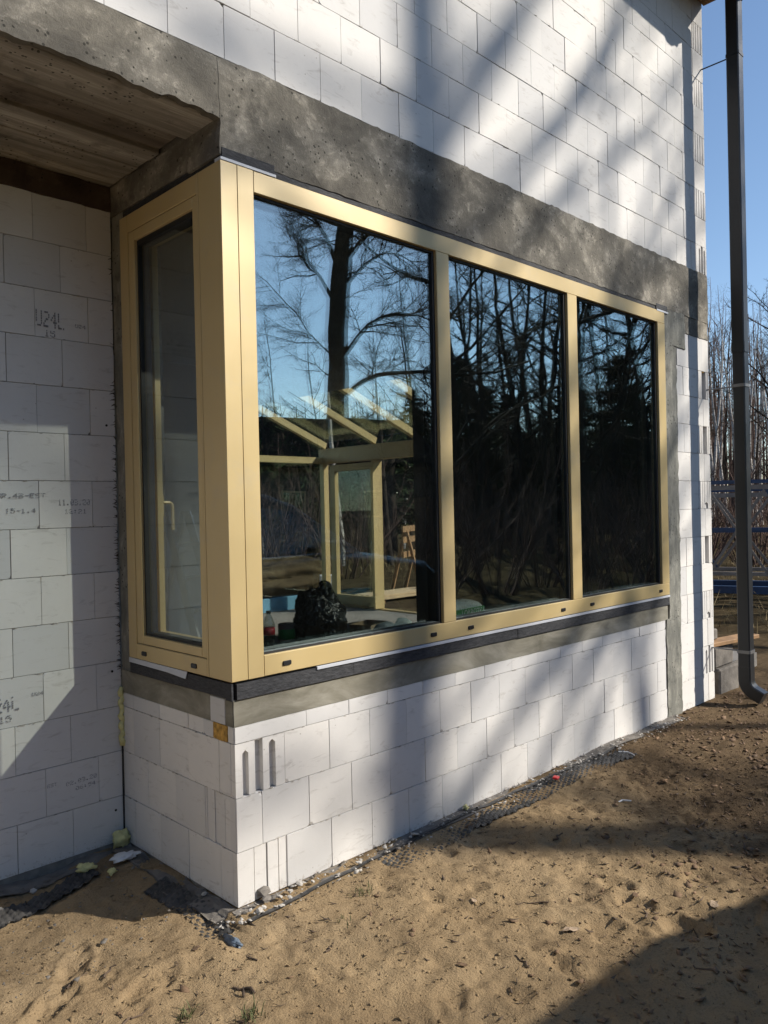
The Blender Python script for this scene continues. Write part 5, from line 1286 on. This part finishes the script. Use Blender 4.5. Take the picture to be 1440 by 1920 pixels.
# twigs
def twig(x, y, L, a, rad, label):
    r = random.Random(int(x * 991 + y * 77)); pts = []
    for i in range(6):
        t = L * i / 5; xx, yy = x + t * math.cos(a) + r.gauss(0, .006), y + t * math.sin(a) + r.gauss(0, .006); pts.append((xx, yy, gz(xx, yy) + rad * .7 + .003 * math.sin(i * 1.2)))
    m = MB(); m.tube(pts, [rad * (1 - .1 * i) for i in range(6)], 6); tag(m.obj('twig', 'stick'), label, 'twig', 'twigs on the sand')
TW = [(-0.27, -0.51, .10, 1.9, .006), (0.92, -0.90, .16, 2.4, .004), (-0.58, -0.02, .09, .7, .005), (-0.70, 0.02, .11, .4, .004), (-0.66, -0.34, .10, .2, .004), (1.62, -0.62, .08, .1, .005), (2.05, -0.98, .12, -.1, .006), (1.45, -0.55, .05, 0.0, .006),
      (1.05, -1.48, .12, .9, .004), (1.50, -1.62, .14, .3, .006), (0.45, -1.1, .08, 1.2, .004), (-0.15, -0.35, .07, 1.6, .004), (1.9, -1.3, .12, .6, .005), (0.85, -1.6, .10, 1.4, .005), (0.05, -0.5, .06, .5, .004)]
for i, tw in enumerate(TW): twig(*tw, 'dark dry twig lying on the trodden sand')
# dry leaves big enough to pick out
def leaf(x, y, s, a, label, mat='pale_leaf'):
    m = MB(); out_ = [(-1, 0), (-.6, .35), (-.1, .5), (.3, .35), (.6, .42), (1, 0), (.55, -.4), (.1, -.32), (-.3, -.5), (-.7, -.25)]
    pts = []
    for (u, v) in out_:
        xx = s * (u * math.cos(a) - v * math.sin(a)); yy = s * (u * math.sin(a) + v * math.cos(a)); pts.append((xx, yy, .10 * s + s * .5 * v * v + .12 * s * math.sin(u * 5)))
    n_ = len(pts); z0 = gz(x, y) + .004
    m.add([(x + p[0], y + p[1], z0 + p[2]) for p in pts] + [(x + p[0], y + p[1], z0 + p[2] - .0015) for p in pts], [tuple(range(n_)), tuple(range(2 * n_ - 1, n_ - 1, -1))] + [(i, n_ + i, n_ + (i + 1) % n_, (i + 1) % n_) for i in range(n_)])
    tag(m.obj('dry_leaf', mat), label, 'leaf', 'single dry leaves on the sand')
leaf(0.76, -1.08, .034, 2.4, 'pale curled oak leaf by the footprints in the sand'); leaf(1.28, -1.40, .036, .4, 'pale dry leaf at the edge of the big shadow')
leaf(0.70, -0.66, .022, 1.0, 'single pale leaf on the open sand'); leaf(1.45, -1.55, .034, .9, 'brown leaf in the dark shadow corner', 'dry_leaf')
leaf(1.18, -1.12, .026, 0.3, 'small brown leaf inside a footprint hollow', 'dry_leaf'); leaf(0.30, -0.93, .022, 2.0, 'brown leaf at the foot of the picture', 'dry_leaf'); leaf(-0.27, -0.13, .02, .2, 'brown leaf near the black flap', 'dry_leaf')
# foam scraps, plastic bits
for i, (x, y, sx_, sy_, sz_, lb) in enumerate(((-0.045, 0.93, .045, .028, .05, 'yellow foam lump in the inner corner'), (-0.27, 0.82, .042, .028, .022, 'larger yellow foam scrap in the recess'), (-0.205, 0.695, .018, .015, .016, 'tiny yellow foam scrap in the recess'),
                                                (1.42, -0.025, .018, .014, .012, 'small ochre foam scrap at the foot of the wall'))):
    o = lumpy('foam_scrap', (x, y, gz(x, y) + .010), sx_, sy_, sz_, 'expanding_foam', 40 + i, .8, 14); tag(o, lb, 'foam scrap', 'foam scraps')
o = lumpy('paper_scrap', (-0.10, 0.77, gz(-.1, .77) + .014), .06, .045, .016, 'white_plastic', 51, .9, 16); tag(o, 'crumpled white film scrap in the recess', 'scrap')
m = MB(); m.box(-.028, .028, -.016, .016, 0, .012); tag(m.obj('red_scrap', 'red_plastic', None, .003, loc=(2.08, -0.15, gz(2.08, -.15) + .02), rot=(.1, .1, .4)), 'bright red plastic bit lying on the membrane', 'scrap')
for (x, y, L, a, lb) in ((2.80, -0.26, .11, 1.1, 'bent white plastic straw near the membrane end'), (2.12, -0.60, .08, 2.1, 'short white straw lying on the sand')):
    m = MB(); q = [(x + L * t * math.cos(a + .5 * (t > .6)), y + L * t * math.sin(a + .5 * (t > .6)), gz(x, y) + .008) for t in (0, .3, .6, 1)]; m.tube(q, .0045, 6); tag(m.obj('plastic_straw', 'white_plastic'), lb, 'straw', 'white straws')
o = lumpy('plastic_scrap', (-0.135, -0.165, gz(-.135, -.165)), .016, .05, .016, 'blue_scrap', 61, .9, 14); tag(o, 'crumpled blue-grey plastic scrap by the bay corner', 'scrap')
def tuft(x, y, n_, hgt, label):
    r = random.Random(int(x * 100 + y * 1000)); m = MB()
    for i in range(n_):
        a = r.uniform(0, 6.28); b = r.uniform(.2, 1.1); h_ = hgt * r.uniform(.5, 1); bx_, by_ = x + r.gauss(0, .018), y + r.gauss(0, .018); w_ = .0018; z = gz(bx_, by_) - .002
        tx, ty = bx_ + b * h_ * math.cos(a), by_ + b * h_ * math.sin(a); px, py = -math.sin(a) * w_, math.cos(a) * w_
        m.add([(bx_ - px, by_ - py, z), (bx_ + px, by_ + py, z), ((bx_ * .45 + tx * .55) + px * .7, (by_ * .45 + ty * .55) + py * .7, z + h_ * .75), ((bx_ * .45 + tx * .55) - px * .7, (by_ * .45 + ty * .55) - py * .7, z + h_ * .75), (tx, ty, z + h_ * .8)], [(0, 1, 2, 3), (3, 2, 4)])
    tag(m.obj('grass_tuft', 'grass'), label, 'grass', 'small grass tufts')
tuft(0.46, -0.25, 26, .04, 'small grass tuft near the rubble strip'); tuft(-0.51, -0.45, 30, .045, 'grass tuft at the bottom edge left of centre'); tuft(-0.36, -0.62, 34, .05, 'grass tuft at the bottom edge near centre'); tuft(0.25, -0.36, 12, .03, 'sparse green sprig on the open sand')
0 and print('TRIS', sum(len(o.data.polygons) * 2 for o in {o.data.name: o for o in sc.objects if o.type == 'MESH'}.values()), {n: len(m[1].polygons) for n, m in dict(V1=V1, V2=V2, V3=V3, VB=VB, PN=PN).items()})
